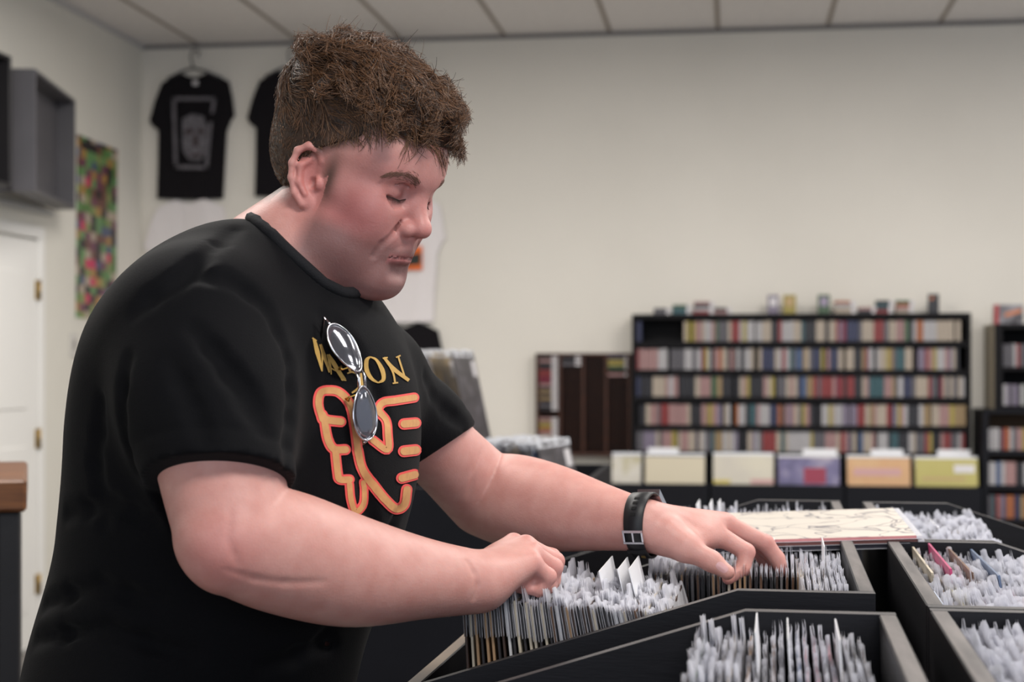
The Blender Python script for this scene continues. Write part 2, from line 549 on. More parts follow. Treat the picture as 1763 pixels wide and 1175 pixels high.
def pm2(c): return mat('print_' + c, srgb(*PAL[c]), rough=.4)
rng = random.Random(21)

# cassette case: a box with a contrasting band near its foot
case_mesh = {}
def case(name, c, w, h, dpt, loc, rot=(0, 0, 0)):
    w = round(w, 4); k = (c, w, h, dpt)
    if k not in case_mesh:
        b = MB(); b.box(0, w, 0, dpt, 0, h, .0012)
        bmesh.ops.recalc_face_normals(b.bm, faces=b.bm.faces[:])
        me = bpy.data.meshes.new('cassette'); b.bm.to_mesh(me); b.bm.free(); me.materials.append(pm(c)); case_mesh[k] = me
    o = bpy.data.objects.new(name, case_mesh[k]); COL.objects.link(o); o.location = loc; o.rotation_euler = rot
    return o


# ---- the wide black rack
YS = YW - .17                                        # its front
r0, r1 = wy(1088, 540, YS), wy(1672, 540, YS)
zbot = wy(1380, 780, YS)[2]; ztopr = wy(1380, 540, YS)[2]
X0, X1 = r0[0], r1[0]
rack = props(empty('cassette_rack', ((X0 + X1) / 2, (YS + YW) / 2, zbot)), 'wide black rack with five shelves full of cassettes on the wall', 'rack')
rb_m = mat('rack_black', srgb(14, 13, 16), rough=.6, spec=.2)
def part(name, par, x0, x1, y0, y1, z0, z1, m, bev=.002):
    o = MB().box(x0, x1, y0, y1, z0, z1, bev).build(name, m, par); o.matrix_parent_inverse = Matrix.Translation(-par.location); return o
part('side_panel', rack, X0, X0 + .022, YS, YW, zbot, ztopr, rb_m); part('side_panel', rack, X1 - .022, X1, YS, YW, zbot, ztopr, rb_m)
part('back_panel', rack, X0 + .022, X1 - .022, YW - .012, YW, zbot, ztopr, rb_m)
rows = [(552.5, 588), (600, 637), (648, 684), (697, 733), (742, 779)]
ZR = [(wy(1380, b, YS)[2], wy(1380, a, YS)[2]) for a, b in rows]
part('top_panel', rack, X0 + .022, X1 - .022, YS, YW - .012, ztopr - .028, ztopr, rb_m)
for zb, _ in ZR: part('shelf', rack, X0 + .022, X1 - .022, YS, YW - .012, zb - .030, zb, rb_m)
xpx = lambda px: wy(px, 660, YS)[0]
SPANS = [[(1092, 1108), (1177, 1661)], [(1092, 1300), (1306, 1574), (1581, 1656)], [(1094, 1668)], [(1100, 1258), (1266, 1668)], [(1094, 1668)]]
REST = []
count = 0
SHELFN = ['top', 'second', 'middle', 'fourth', 'bottom']
for ri, spans in enumerate(SPANS):
    zb, zt2 = ZR[ri]; n = 0
    for a, b in spans:
        x, xe = xpx(a), xpx(b); run = None
        while x < xe - .012:
            if run is None or rng.random() < .72: run = rng.choice(PW)
            if (a, b) == (1092, 1108): run = 'navy'
            w = rng.choice([.0165, .0165, .0165, .0185, .021, .024])
            if x + w > xe: break
            h = (zt2 - zb) * rng.choice([1, 1, .98, .97])
            if rng.random() < .05: x += rng.uniform(.005, .018)
            n += 1
            if count < 300:
                o = case('cassette', run, w - .001, round(h, 3), .110, (x, YS + .012 + rng.uniform(0, .008), zb))
                props(o, '%s cassette, %s from the left on the %s shelf of the wide rack' % (run, nth(n), SHELFN[ri]), 'cassette', 'cassettes in the wide black rack')
                count += 1
            else:
                REST.append((run, x, w - .001, h, zb))
            x += w
b = MB(); cols = sorted(set(q[0] for q in REST))
for run, x, w, h, zb in REST: b.box(x, x + w, YS + .014, YS + .12, zb + .0006, zb + h, 0, cols.index(run))
o = b.build('cassettes', [pm(c_) for c_ in cols]); props(o, 'cassettes filling the two lowest shelves of the wide black rack', 'cassettes', 'cassettes in the wide black rack', 'stuff')

# ---- what lies on top of it
def stack_on_top(px0, px1, cols, nm):
    z = ztopr
    xs, xe = xpx(px0), xpx(px1)
    for i, c_ in enumerate(cols):
        h = .0165
        o = case('cassette', c_, xe - xs, h, .07, (xs + rng.uniform(-.004, .004), YS + .03 + rng.uniform(-.005, .005), z)); z += h
        props(o, '%s cassette lying %s from the bottom, %s on the rack' % (c_, nth(i + 1), nm), 'cassette', 'cassettes lying on top of the rack')
        lb = MB().box(xe - xs, xe - xs + .022, .002, .068, .001, h - .001).build('spine', pm2('white'), o)
stack_on_top(1124, 1146, ['grey', 'grey'], 'leftmost pile'); stack_on_top(1157, 1182, ['teal', 'teal', 'green'], 'second pile from left')
stack_on_top(1193, 1221, ['red', 'white', 'black', 'pink'], 'tallest left pile'); stack_on_top(1228, 1251, ['pink', 'black'], 'fourth pile from left')
stack_on_top(1438, 1466, ['cream', 'cream', 'white', 'orange'], 'cream pile'); stack_on_top(1479, 1502, ['black', 'pink'], 'low dark pile')
stack_on_top(1508, 1531, ['red', 'black', 'teal', 'black'], 'teal pile'); stack_on_top(1543, 1566, ['cream', 'pink', 'orange', 'green'], 'rightmost pile')
for px0, px1, c_, c2, lb in ((1322, 1341, 'lilac', 'white', 'lilac grey case standing upright on the rack, left of the yellow one'), (1349, 1371, 'yellow', 'tan', 'mustard yellow case standing upright on the black rack'),
                            (1409, 1430, 'green', 'lilac', 'light green case with grey square standing on the black rack'), (1600, 1619, 'black', 'orange', 'dark case with orange corner standing at the right end of rack')):
    xs, xe = xpx(px0), xpx(px1); h = wy(1380, 507, YS)[2] - ztopr
    o = case('standing_case', c_ if c_ != 'green' else 'green', xe - xs, round(h, 3), .018, (xs, YS + .05, ztopr)); props(o, lb, 'case', 'cases standing on the rack')
    MB().box((xe - xs) * .2, (xe - xs) * (.8 if c_ != 'black' else .5), -.002, 0, h * (.4 if c_ != 'black' else .7), h * .85).build('front_print', pm2(c2), o)

# ---- brown slotted cassette rack
YB = YW - .07
a0, a1 = wy(922, 612, YB), wy(1086, 612, YB); bz = wy(1000, 779, YB)[2]; tz = wy(1000, 613, YB)[2]
br_m = mat('brown_wood', srgb(72, 38, 22), rough=.5, var_col=srgb(52, 26, 16), vscale=14, stretch=(1, 1, 6))
br = props(empty('wall_rack', ((a0[0] + a1[0]) / 2, (YB + YW) / 2, bz)), 'brown slotted wooden cassette rack on the wall, mostly empty', 'rack')
bw = a1[0] - a0[0]
for k in range(5):
    x = a0[0] + k * (bw - .016) / 4
    part('upright', br, x, x + .016, YB, YW, bz, tz, br_m)
part('top_panel', br, a0[0], a1[0], YB, YW, tz, tz + .014, br_m); part('bottom_panel', br, a0[0], a1[0], YB, YW, bz - .02, bz, br_m)
part('back_panel', br, a0[0], a1[0], YW - .01, YW, bz, tz, mat('brown_dark', srgb(44, 22, 14), rough=.6))
sl = MB(); nz = 28
for k in range(4):
    x = a0[0] + k * (bw - .016) / 4 + .016; x2 = a0[0] + (k + 1) * (bw - .016) / 4
    for i in range(1, nz): z = bz + (tz - bz) * i / nz; sl.box(x, x2, YB + .012, YW - .01, z - .0015, z + .0015)
o = sl.build('slats', br_m, br); o.matrix_parent_inverse = Matrix.Translation(-br.location); props(o, kind='stuff')
dz = (tz - bz) / nz; cw = (bw - .016) / 4
def slot_tape(col, slot, c_, fw=.62, label=None):
    x = a0[0] + col * cw + .018; w = cw - .020
    o = case('cassette', c_, w * fw, round(dz * .78, 4), .055, (x, YB + .003, tz - (slot + 1) * dz + .002))
    props(o, label, 'cassette', 'cassettes in the brown wall rack')
    MB().box(w * fw, w * .97, .002, .053, .001, dz * .78 - .001).build('spine', pm2('white'), o)
for i, c_ in enumerate(['black', 'pink', 'black', 'black', 'red', 'red', 'crimson', 'crimson', 'pink', 'black', 'tan', 'black', 'tan', 'black', 'grey', 'black', None, None, 'pink', 'tan', 'yellow', 'orange', 'pink', 'cream', 'crimson', 'crimson']):
    if c_: slot_tape(0, i, c_, .66, '%s cassette in slot %s from the top, left column of brown rack' % (c_, nth(i + 1)))
for i, c_ in enumerate(['black', 'black', 'grey']): slot_tape(1, i, c_, .7, '%s cassette, %s from the top in second column of brown rack' % (c_, nth(i + 1)))
for i, c_ in enumerate(['navy', 'yellow', 'yellow', 'green', None, 'pink']):
    if c_: slot_tape(3, i, c_, .85, '%s cassette, %s slot down in right column of brown rack' % (c_, nth(i + 1)))

# ---- LP browser bins under the rack
YN = YW - .42
zf = wy(1380, 836, YN)[2]
navy_m = mat('navy_black_paint', srgb(20, 21, 27), rough=.55, spec=.2, var=.15, vscale=5)
seams = [1040, 1222, 1455, 1692]
lp_m = {}
def art_mat(name, cols, scale, seed):
    m = bpy.data.materials.new(name); m.use_nodes = True; nt = m.node_tree; b_ = nt.nodes['Principled BSDF']
    tc = nt.nodes.new('ShaderNodeTexCoord'); mp = nt.nodes.new('ShaderNodeMapping'); mp.inputs['Location'].default_value = (seed, seed * .7, seed * 1.3)
    n = nt.nodes.new('ShaderNodeTexNoise'); n.inputs['Scale'].default_value = scale; n.inputs['Detail'].default_value = 2
    cr = nt.nodes.new('ShaderNodeValToRGB'); e = cr.color_ramp.elements
    while len(e) < len(cols): e.new(.5)
    for i, c_ in enumerate(cols): e[i].position = .30 + .40 * i / max(1, len(cols) - 1); e[i].color = srgb(*[v * .86 for v in c_])
    nt.links.new(tc.outputs['Object'], mp.inputs[0]); nt.links.new(mp.outputs[0], n.inputs['Vector']); nt.links.new(n.outputs[0], cr.inputs[0]); nt.links.new(cr.outputs[0], b_.inputs['Base Color'])
    b_.inputs['Roughness'].default_value = .35
    return m
for si, (sa, sb) in enumerate(zip(seams, seams[1:])):
    xa_, xb_ = wy(sa, 836, YN)[0] + .004, wy(sb, 836, YN)[0] - .004
    bn = props(empty('browser_bin', ((xa_ + xb_) / 2, YN + .2, 0)), ['navy black record bin at the left below the wide rack', 'navy black record bin in the middle below the wide rack', 'navy black record bin at the right below the wide rack'][si], 'record bin', 'record bins along the back wall')
    part('front_panel', bn, xa_, xb_, YN, YN + .018, .06, zf, navy_m); part('back_panel', bn, xa_, xb_, YW - .02, YW - .002, .06, zf + .14, navy_m)
    for xs in (xa_, xb_ - .018): part('side_panel', bn, xs, xs + .018, YN + .018, YW - .02, .06, zf, navy_m)
    part('base', bn, xa_ + .018, xb_ - .018, YN + .018, YW - .02, zf - .195, zf - .175, navy_m); part('plinth', bn, xa_ + .02, xb_ - .02, YN + .05, YW - .02, 0, .06, navy_m)
    xm_ = wy((1106.5, 1336, 1573)[si], 830, YN + .05)[0]; part('divider', bn, xm_ - .002, xm_ + .002, YN + .018, YW - .02, zf - .175, zf - .03, navy_m, .0005)
COVERS = [(1052, 1104, [(222, 214, 200), (232, 226, 214), (200, 190, 150)], 9, 'white and cream record cover half hidden by dark bin', None),
          (1109, 1214, [(232, 220, 192), (228, 216, 190)], 3, 'plain cream record cover in the left wall bin', None),
          (1227, 1333, [(236, 228, 206), (222, 214, 200)], 6, 'cream record cover with yellow corner in the middle wall bin', ((.0, .28, 0, .13, 'yellow'), (.62, 1, 0, .16, 'pink'))),
          (1339, 1447, [(84, 80, 122), (120, 112, 156), (190, 180, 200)], 9, 'purple and magenta record cover in the middle wall bin', ((.42, .78, .02, .62, 'crimson'),)),
          (1459, 1570, [(226, 172, 120), (232, 190, 140)], 8, 'orange record cover with pink band in the right wall bin', ((.1, .85, .34, .62, 'pink'),)),
          (1576, 1686, [(196, 184, 100), (206, 194, 112)], 5, 'olive yellow record cover in the right wall bin', ((.62, .95, .48, .78, 'white'), (.1, .8, .2, .3, 'tan')))]
for ci, (pa, pb_, cols, sc_, lab, marks) in enumerate(COVERS):
    x0, x1 = wy(pa + 1, 830, YN + .05)[0], wy(pb_ - 1, 830, YN + .05)[0]; w = x1 - x0
    zt3 = wy(1380, 787 if ci != 2 else 784, YN + .1)[2]
    for k in range(7):
        hh = .30
        b_ = MB(); b_.box(0, w, 0, .004, 0, hh, .0008)
        m_ = art_mat('cover_art', cols, sc_, ci * 3.1 + k) if k == 0 else pm(rng.choice(['cream', 'white', 'white', 'pink', 'grey', 'tan']))
        o = b_.build('record', m_); o.location = (x0 + rng.uniform(-.001, .001), YN + .045 + k * .012, zt3 - hh + (0 if k == 0 else rng.uniform(-.004, .008))); o.rotation_euler = (R(-9), 0, 0)
        props(o, lab if k == 0 else '%s record in the wall bin, %s behind the %s' % (m_.name.split('_')[1].split('.')[0], nth(k), lab.split(' record')[0] + ' cover'), 'record', 'records in the wall bins')
        if k == 0 and marks:
            for u0, u1, v0, v1, mc in marks:
                zz0 = zf - (zt3 - hh) + .002
                vis = hh - zz0
                MB().box(w * u0, w * u1, -.0015, 0, zz0 + vis * v0, zz0 + vis * v1).build('cover_print', pm2(mc), o)
        if k in (1, 2):
            MB().box(-.001, w + .001, .005, .0065, hh - .05, hh + .012).build('plastic_sleeve', mat('frosted_plastic', srgb(214, 216, 222), rough=.3), o)
    if ci in (1, 3, 4, 5):
        u = {1: (.03, .55), 3: (.42, .98), 4: (.4, .92), 5: (.4, .93)}[ci]
        dvd = MB().box(w * u[0], w * u[1], 0, .002, 0, .33, .0006).build('divider_card', mat('white_card', srgb(226, 226, 230), rough=.4))
        dvd.location = (x0, YN + .14, zt3 - .30 + .01); dvd.rotation_euler = (R(-9), 0, 0)
        props(dvd, 'white divider card standing behind the %s' % lab.split(' record')[0] + ' cover', 'divider', 'divider cards in the wall bins')

# ---- shelving at the right edge
YR = YW - .34
xr0 = wy(1692, 720, YR)[0]; xr1 = wy(1880, 720, YR)[0]
zl = wy(1720, 713, YR)[2]
bk = props(empty('bookcase', ((xr0 + xr1) / 2, YW - .17, 0)), 'tall black bookcase with mixed cases at the right edge', 'bookcase')
part('side_panel', bk, xr0, xr0 + .028, YR, YW, 0, zl, navy_m); part('side_panel', bk, xr1 - .028, xr1, YR, YW, 0, zl, navy_m)
part('top_panel', bk, xr0, xr1, YR, YW, zl, zl + .02, navy_m); part('back_panel', bk, xr0 + .028, xr1 - .028, YW - .012, YW, 0, zl, mat('hardboard', srgb(96, 74, 54), rough=.7))
SB = [(776, 738), (836, 796), (894, 853), (960, 915)]
for i, (pb_, pt) in enumerate(SB):
    zb = wy(1720, pb_, YR)[2]; h = wy(1720, pt, YR)[2] - zb
    part('shelf', bk, xr0 + .028, xr1 - .028, YR, YW - .012, zb - .026, zb, navy_m)
    x = xr0 + .032; n = 0
    seq = [['white', 'white', 'white', 'grey', 'red', 'orange', 'white', 'grey', 'pink', 'yellow', 'red', 'yellow', 'yellow', 'tan'], ['white', 'blue', 'white', 'pink', 'black', 'white', 'grey', 'black', 'navy'], ['grey', 'teal', 'red', 'pink', 'blue', 'orange', 'orange', 'navy', 'tan', 'orange', 'red'], ['white', 'navy', 'cream', 'red']][i]
    for c_ in seq:
        w = rng.choice([.014, .018, .02, .026]) if i != 1 else rng.choice([.02, .035, .05])
        n += 1
        o = case('media_case', c_, w, round(h * rng.uniform(.95, 1), 3), .14, (x, YR + .02 + rng.uniform(0, .01), zb)); x += w + .0015
        props(o, '%s case, %s from the left on the %s shelf of the black bookcase' % (c_, nth(n), ['top', 'second', 'third', 'fourth'][i]), 'case', 'cases in the black bookcase')
# wall cabinet standing on it
YU = YW - .30
xu0 = wy(1712, 640, YU)[0]; xu1 = wy(1880, 640, YU)[0]; zu0 = zl + .02; zu1 = wy(1730, 558, YU)[2]
cb = props(empty('cabinet', ((xu0 + xu1) / 2, YU + .15, zu0)), 'black open cabinet with a beige side on top of the bookcase', 'cabinet')
cream_side = mat('beige_side', srgb(150, 140, 122), rough=.6)
part('side_panel', cb, xu0 - .004, xu0, YU + .004, YW, zu0, zu1, cream_side)['label'] = 'beige outer side'
part('side_panel', cb, xu0, xu0 + .04, YU, YW, zu0, zu1, rb_m); part('side_panel', cb, xu1 - .03, xu1, YU, YW, zu0, zu1, rb_m)
part('top_panel', cb, xu0 + .04, xu1 - .03, YU, YW, zu1 - .025, zu1, rb_m); part('back_panel', cb, xu0 + .04, xu1 - .03, YW - .012, YW, zu0, zu1 - .025, rb_m)
for i, (pb_, pt) in enumerate(((632, 592), (705, 662))):
    zb = max(wy(1740, pb_, YU)[2], zu0 + .02); h = wy(1740, pt, YU)[2] - zb
    part('shelf', cb, xu0 + .04, xu1 - .03, YU, YW - .012, zb - .02, zb, rb_m)
    x = xu0 + .045
    for n, c_ in enumerate([['grey', 'grey', 'grey', 'white', 'red', 'grey', 'grey', 'black', 'grey', 'navy', 'grey', 'grey'], ['white', 'lilac', 'grey', 'lilac', 'black', 'white', 'green', 'white', 'grey', 'white', 'lilac']][i]):
        w = rng.choice([.012, .014, .018])
        o = case('media_case', c_, w, round(h * rng.uniform(.95, 1), 3), .12, (x, YU + .02, zb)); x += w + .002
        props(o, '%s case, %s from the left on the %s shelf of the black cabinet' % (c_, nth(n + 1), ['upper', 'lower'][i]), 'case', 'cases in the black cabinet')
hb = wy(1740, 524, YU)[2] - zu1
bx2 = MB().box(0, .14, 0, .05, 0, hb, .002).build('boxed_set', mat('grey_print', srgb(150, 148, 154), rough=.4, var_col=srgb(70, 66, 70), vscale=16))
bx2.location = (wy(1714, 530, YU)[0], YU + .04, zu1); props(bx2, 'grey and red box set standing on top of the black cabinet', 'box')
MB().box(.0, .022, -.002, 0, 0, hb).build('spine', pm2('red'), bx2); MB().prism([(.05, -.001, hb * .35), (.13, -.001, hb * .6), (.13, -.001, hb * .8), (.05, -.001, hb * .55)], (0, -.001, 0)).build('front_print', pm2('orange'), bx2)

# ---- T-shirts hung on the wall
TEE = [(313, 126), (322, 131), (337, 134), (351, 131), (359, 125), (376, 131), (393, 140), (399, 168), (403, 199), (397, 206), (389, 226), (386, 212), (384, 270), (383, 342), (328, 344), (271, 342), (274, 270), (276, 212), (273, 225), (262, 216), (257, 208), (266, 176), (279, 143), (296, 133)]
def tee(dx, dy, Y, m, label, hang=True, scale=1.0):
    pts = [(337 + (x - 337) * scale + dx, y + dy) for x, y in TEE]
    W3 = [wy(x, y, Y) for x, y in pts]
    c_ = wy(337 + dx, 230 + dy, Y)
    b_ = bmesh.new()
    vs = [b_.verts.new(Vector(p - c_)) for p in W3]
    f = b_.faces.new(vs)
    bmesh.ops.triangulate(b_, faces=[f])
    bmesh.ops.subdivide_edges(b_, edges=b_.edges[:], cuts=1)
    for v in b_.verts: v.co.y += -.006 * math.sin(v.co.x * 60 + v.co.z * 9) * (.3 + max(0, -v.co.z) * 2) - .004 * math.sin(v.co.x * 23)
    g_ = bmesh.ops.extrude_face_region(b_, geom=b_.faces[:])
    for v in g_['geom']:
        if isinstance(v, bmesh.types.BMVert): v.co.y += .016
    bmesh.ops.recalc_face_normals(b_, faces=b_.faces[:])
    me = bpy.data.meshes.new('hanging_tee'); b_.to_mesh(me); b_.free()
    o = link('hanging_tee', me, m); o.location = c_
    props(o, label, 'T-shirt', 'T-shirts on the back wall')
    if hang:
        hk = MB(); q = lambda x, y: wy(x + dx, y + dy, Y - .002)
        hk.tube([q(341, 97), q(343, 90), q(338, 86), q(331, 88), q(328, 96), q(330, 108), q(333, 118)], .0045, 8)
        hk.tube([q(288, 136), q(316, 122), q(333, 117), q(352, 122), q(382, 135)], .006, 8)
        h = hk.build('coat_hanger', mat('dark_plastic', srgb(60, 58, 62), rough=.4)); props(h, label.split(' T-shirt')[0].replace('white', 'dark').replace('black', 'dark', 1).split(' with')[0] + ' plastic hanger holding up the ' + label.split(' T-shirt')[0] + ' T-shirt', 'hanger', 'hangers on the back wall')
        return o, h
    return o, None
tb = mat('tee_black', srgb(20, 17, 21), rough=.9, spec=.2, sheen=.1); twm = mat('tee_white', srgb(228, 222, 222), rough=.9, spec=.2)
YT = YW - .03
t1, h1 = tee(0, 0, YT, tb, 'black T-shirt with a grey framed portrait print, leftmost on the back wall'); h1['label'] = 'dark hanger of the leftmost black T-shirt on the back wall'
t2, h2 = tee(168, -4, YT, tb, 'black T-shirt hung directly behind the man\'s head, second from the corner'); h2['label'] = 'dark hanger of the second black T-shirt, its hook above his hair'
t3, h3 = tee(353, -14, YT, tb, 'black T-shirt showing one shoulder right of the man\'s hair'); h3['label'] = 'dark hanger of the third black T-shirt, hook right of his hair'
t4, _ = tee(-9, 217, YT + .006, twm, 'white T-shirt hung under the leftmost black one', False, 1.0)
t5, _ = tee(363, 212, YT, twm, 'white T-shirt with an orange print, behind the man\'s chin', False)
t6, _ = tee(361, 430, YT, tb, 'black T-shirt lowest on the wall, above the leaning records', False)
for t_ in (t1,):
    fp = lambda x, y: Vector(wy(x, y, YT - .022)) - t_.location
    gm = mat('grey_ink', srgb(112, 108, 114), rough=.8, var=.5, vscale=60)
    pr = MB()
    def flat(L): pr.prism([fp(*q) for q in L], (0, -.003, 0))
    for L in ([(296, 168), (302, 168), (306, 290), (300, 290)], [(297, 167), (370, 167), (370, 173), (297, 173)], [(366, 170), (372, 172), (368, 195), (363, 196)], [(360, 210), (366, 210), (358, 292), (352, 292)], [(300, 284), (357, 286), (357, 292), (300, 291)]): flat(L)
    flat([(314, 205), (330, 196), (350, 200), (358, 222), (354, 262), (344, 278), (326, 276), (314, 258)])
    pr.build('portrait_print', gm, t_)
    dk = MB()
    for L in ([(318, 224), (332, 222), (333, 230), (319, 232)], [(341, 222), (352, 224), (351, 231), (341, 230)], [(328, 266), (345, 264), (346, 270), (329, 271)], [(334, 232), (340, 232), (342, 252), (333, 252)]):
        dk.prism([fp(*q) for q in L], (0, -.005, 0))
    dk.build('portrait_shading', mat('dark_ink', srgb(58, 44, 46), rough=.8), t_)
    MB().prism([fp(332, 139), fp(341, 139), fp(341, 147), fp(332, 147)], (0, -.003, 0)).build('neck_label', pm2('white'), t_)
op = lambda x, y: Vector(wy(x, y, YT - .022)) - t5.location
MB().prism([op(690, 424), op(727, 424), op(727, 465), op(690, 465)], (0, -.003, 0)).build('orange_print', mat('orange_ink', srgb(222, 106, 40), rough=.7), t5)
MB().prism([op(690, 440), op(725, 436), op(724, 456), op(690, 458)], (0, -.005, 0)).build('dark_print', mat('dark_green_ink', srgb(40, 44, 40), rough=.7), t5)

# ---- dark bin standing in the room behind the man
XB = -.43
zr = .97
ny0, ny1 = 4.42, 5.56
mbn = props(empty('floor_bin', (XB - .45, 5.0, 0)), 'long navy black record bin on the floor behind the man', 'record bin')
part('side_panel', mbn, XB - .02, XB, ny0, ny1, .05, zr, navy_m); part('side_panel', mbn, XB - .95, XB - .93, ny0, ny1, .05, zr, navy_m)
part('front_panel', mbn, XB - .93, XB - .02, ny0, ny0 + .02, .05, zr, navy_m); part('back_panel', mbn, XB - .93, XB - .02, ny1 - .02, ny1, .05, zr, navy_m)
part('base', mbn, XB - .93, XB - .02, ny0 + .02, ny1 - .02, zr - .24, zr - .22, navy_m); part('plinth', mbn, XB - .9, XB - .05, ny0 + .05, ny1 - .05, 0, .05, navy_m)
part('riser', mbn, XB - .93, XB - .42, ny1 - .42, ny1 - .02, zr - .22, 1.06, navy_m)
SLV = mat('clear_sleeve', srgb(206, 208, 214), rough=.25, spec=.6)
def standing_lp(loc, tilt, rz, c_, lab, grp, h=.312, w=.312):
    b_ = MB(); b_.box(-.002, .002, -w / 2, w / 2, 0, h, .0008)
    o = b_.build('record', art_mat('lp_art', [PAL[c_], tuple(int(v * .6) for v in PAL[c_]), PAL['grey']], 14, rng.random() * 40)); o.location = loc; o.rotation_euler = (0, tilt, rz)
    props(o, lab, 'record', grp)
    sb_ = MB(); k_ = 10
    for s_ in (-1, 1):
        lo_ = [sb_.bm.verts.new((s_ * .0025, -w / 2 - .004 + (w + .008) * j / k_, h - .016)) for j in range(k_ + 1)]
        hi_ = [sb_.bm.verts.new((s_ * .001 + rng.uniform(-.003, .003), -w / 2 - .004 + (w + .008) * j / k_, h + .006 + rng.uniform(-.004, .007))) for j in range(k_ + 1)]
        for j in range(k_): sb_.bm.faces.new((lo_[j], lo_[j + 1], hi_[j + 1], hi_[j]))
    sb_.build('plastic_sleeve', SLV, o)
    if rng.random() < .6: MB().box(.0022, .0032, w / 2 - .075, w / 2 - .02, h - .085, h - .03).build('price_sticker', pm2('white'), o)
    return o
for i in range(15):
    fx = i / 14
    q = P(850 + 105 * fx, 745 + 8 * fx, 4.85)
    standing_lp((q[0] + .06, q[1] + .05, zr - .22 + .022 * rng.random()), R(-13 + rng.uniform(-.3, .3)), R(rng.uniform(-.3, .3) - 12), rng.choice(['white', 'cream', 'grey', 'tan', 'lilac', 'white', 'blue', 'grey']), 'sleeved record, %s from the left in the navy floor bin behind the man' % nth(i + 1), 'records in the floor bin', h=.33)
for i, (px, c_) in enumerate(((698, 'blue'), (736, 'tan'), (776, 'grey'))):
    q = P(px, 640, 5.15)
    standing_lp((q[0] + .06, ny1 - .24, 1.06), R(-12), R(-4), c_, ['blue grey record leaning nearest the man\'s sleeve', 'brown record leaning between two others beside his sleeve', 'dark grey record leaning rightmost above the floor bin'][i], 'records leaning on the riser')


# ------------------------------------------------------------------ the crates he is flipping through
TA = R(9.6)
EX = math.cos(TA) * RGT - math.sin(TA) * FWD
EY = math.sin(TA) * RGT + math.cos(TA) * FWD
TROT = math.atan2(EX[1], EX[0])
ZT, ZFR, ZBT = 1.061, .930, .722                      # back edge, front edge, floor of the crates
def T(x, y, z): return x * EX + y * EY + z * UP


ply = mat('black_ply', srgb(21, 21, 26), rough=.5, spec=.25, var=.2, vscale=10, stretch=(1, 1, 7), bump=.1, bscale=60)
raw = mat('worn_edge', srgb(70, 66, 66), rough=.6, var_col=srgb(44, 42, 44), vscale=26, stretch=(.25, 1, 1), bump=.4, bscale=60)
rawy = mat('worn_edge_along', srgb(104, 98, 96), rough=.6, var_col=srgb(60, 56, 56), vscale=30, stretch=(1, .15, 1), bump=.4, bscale=60)
tan_edge = mat('bare_wood_edge', srgb(120, 102, 82), rough=.6, var_col=srgb(84, 70, 58), vscale=24, stretch=(1, .2, 1), bump=.3, bscale=60)


def edge_faces(o, m2, lim=.5):
    o.data.materials.append(m2)
    for p in o.data.polygons:
        if p.normal.z > lim: p.material_index = 1


def crate(xb, y0, y1, sgn, label, sagx=0.0):
    """open crate: back board at xb, sloping towards -sgn... front = xb - sgn * length"""
    L, fl, t = .56, .155, .018
    r = props(empty('record_crate', T(xb, (y0 + y1) / 2, ZBT), TROT), label, 'crate', 'record crates on the table')
    w = y1 - y0
    X = lambda u: -sgn * u                              # u = 0 at the back .. L at the front
    prof = [(X(0.0), 0), (X(0), ZT - ZBT), (X(fl), ZT - ZBT), (X(L), ZFR - ZBT), (X(L), 0)]
    for yy in (-w / 2, w / 2 - t):
        b = MB().prism([(x, yy, z) for x, z in prof], (0, t, 0))
        o = b.build('side_panel', ply, r); edge_faces(o, raw)
    def bx(name, u0, u1, y0_, y1_, z0, z1, m2):
        b = MB().box(min(X(u0), X(u1)), max(X(u0), X(u1)), y0_, y1_, z0, z1, .0015)
        o = b.build(name, ply, r)
        if m2: edge_faces(o, m2, .9)
        return o
    bx('back_board', -.0005, t, -w / 2 + t, w / 2 - t, 0, ZT - ZBT, rawy)
    bx('front_board', L - t, L + .0005, -w / 2 + t, w / 2 - t, 0, ZFR - ZBT, tan_edge)
    bx('bottom_board', t, L - t, -w / 2 + t, w / 2 - t, .002, .012, None)
    d = MB().prism([(X(t), -.004, .012), (X(t), -.004, .13), (X(fl), -.004, .13), (X(L - t), -.004, .13), (X(L - t), -.004, .012)], (0, .008, 0)).build('divider', ply, r)
    edge_faces(d, tan_edge)
    return r


A_M = crate(.110, 1.823, 2.440, 1, 'black crate both his hands reach into')
A_K = crate(.118, 2.446, 3.070, 1, 'black crate under the records lying flat, farther than his left hand')
A_N = crate(.122, 1.070, 1.689, 1, 'black crate at the bottom edge, nearest the camera on his side')
B_M = crate(.160, 1.732, 2.388, -1, 'black crate at the right edge holding a record with a pink cover')
B_K = crate(.160, 2.394, 3.055, -1, 'black crate farthest away on the right-hand side')
B_N = crate(.160, 1.070, 1.726, -1, 'black crate in the bottom right corner')

tbl = props(empty('record_table', T(.14, 2.1, 0), TROT), 'black table carrying the record crates', 'table')
def tpart(name, x0, x1, y0, y1, z0, z1): MB().box(x0, x1, y0, y1, z0, z1, .003).build(name, ply, tbl)
tpart('table_top', -.56, .56, -1.06, 1.0, ZBT - .035, ZBT)
for sx in (-1, 1):
    for y in (-1.02, .94): tpart('leg', sx * .46 - .03, sx * .46 + .03, y - .03, y + .05, 0, ZBT - .035)
tpart('apron', -.46, .46, -1.0, -.98, ZBT - .16, ZBT - .035); tpart('apron', -.46, .46, .93, .95, ZBT - .16, ZBT - .035)
tpart('apron', -.47, -.45, -.98, .93, ZBT - .16, ZBT - .035); tpart('apron', .45, .47, -.98, .93, ZBT - .16, ZBT - .035)

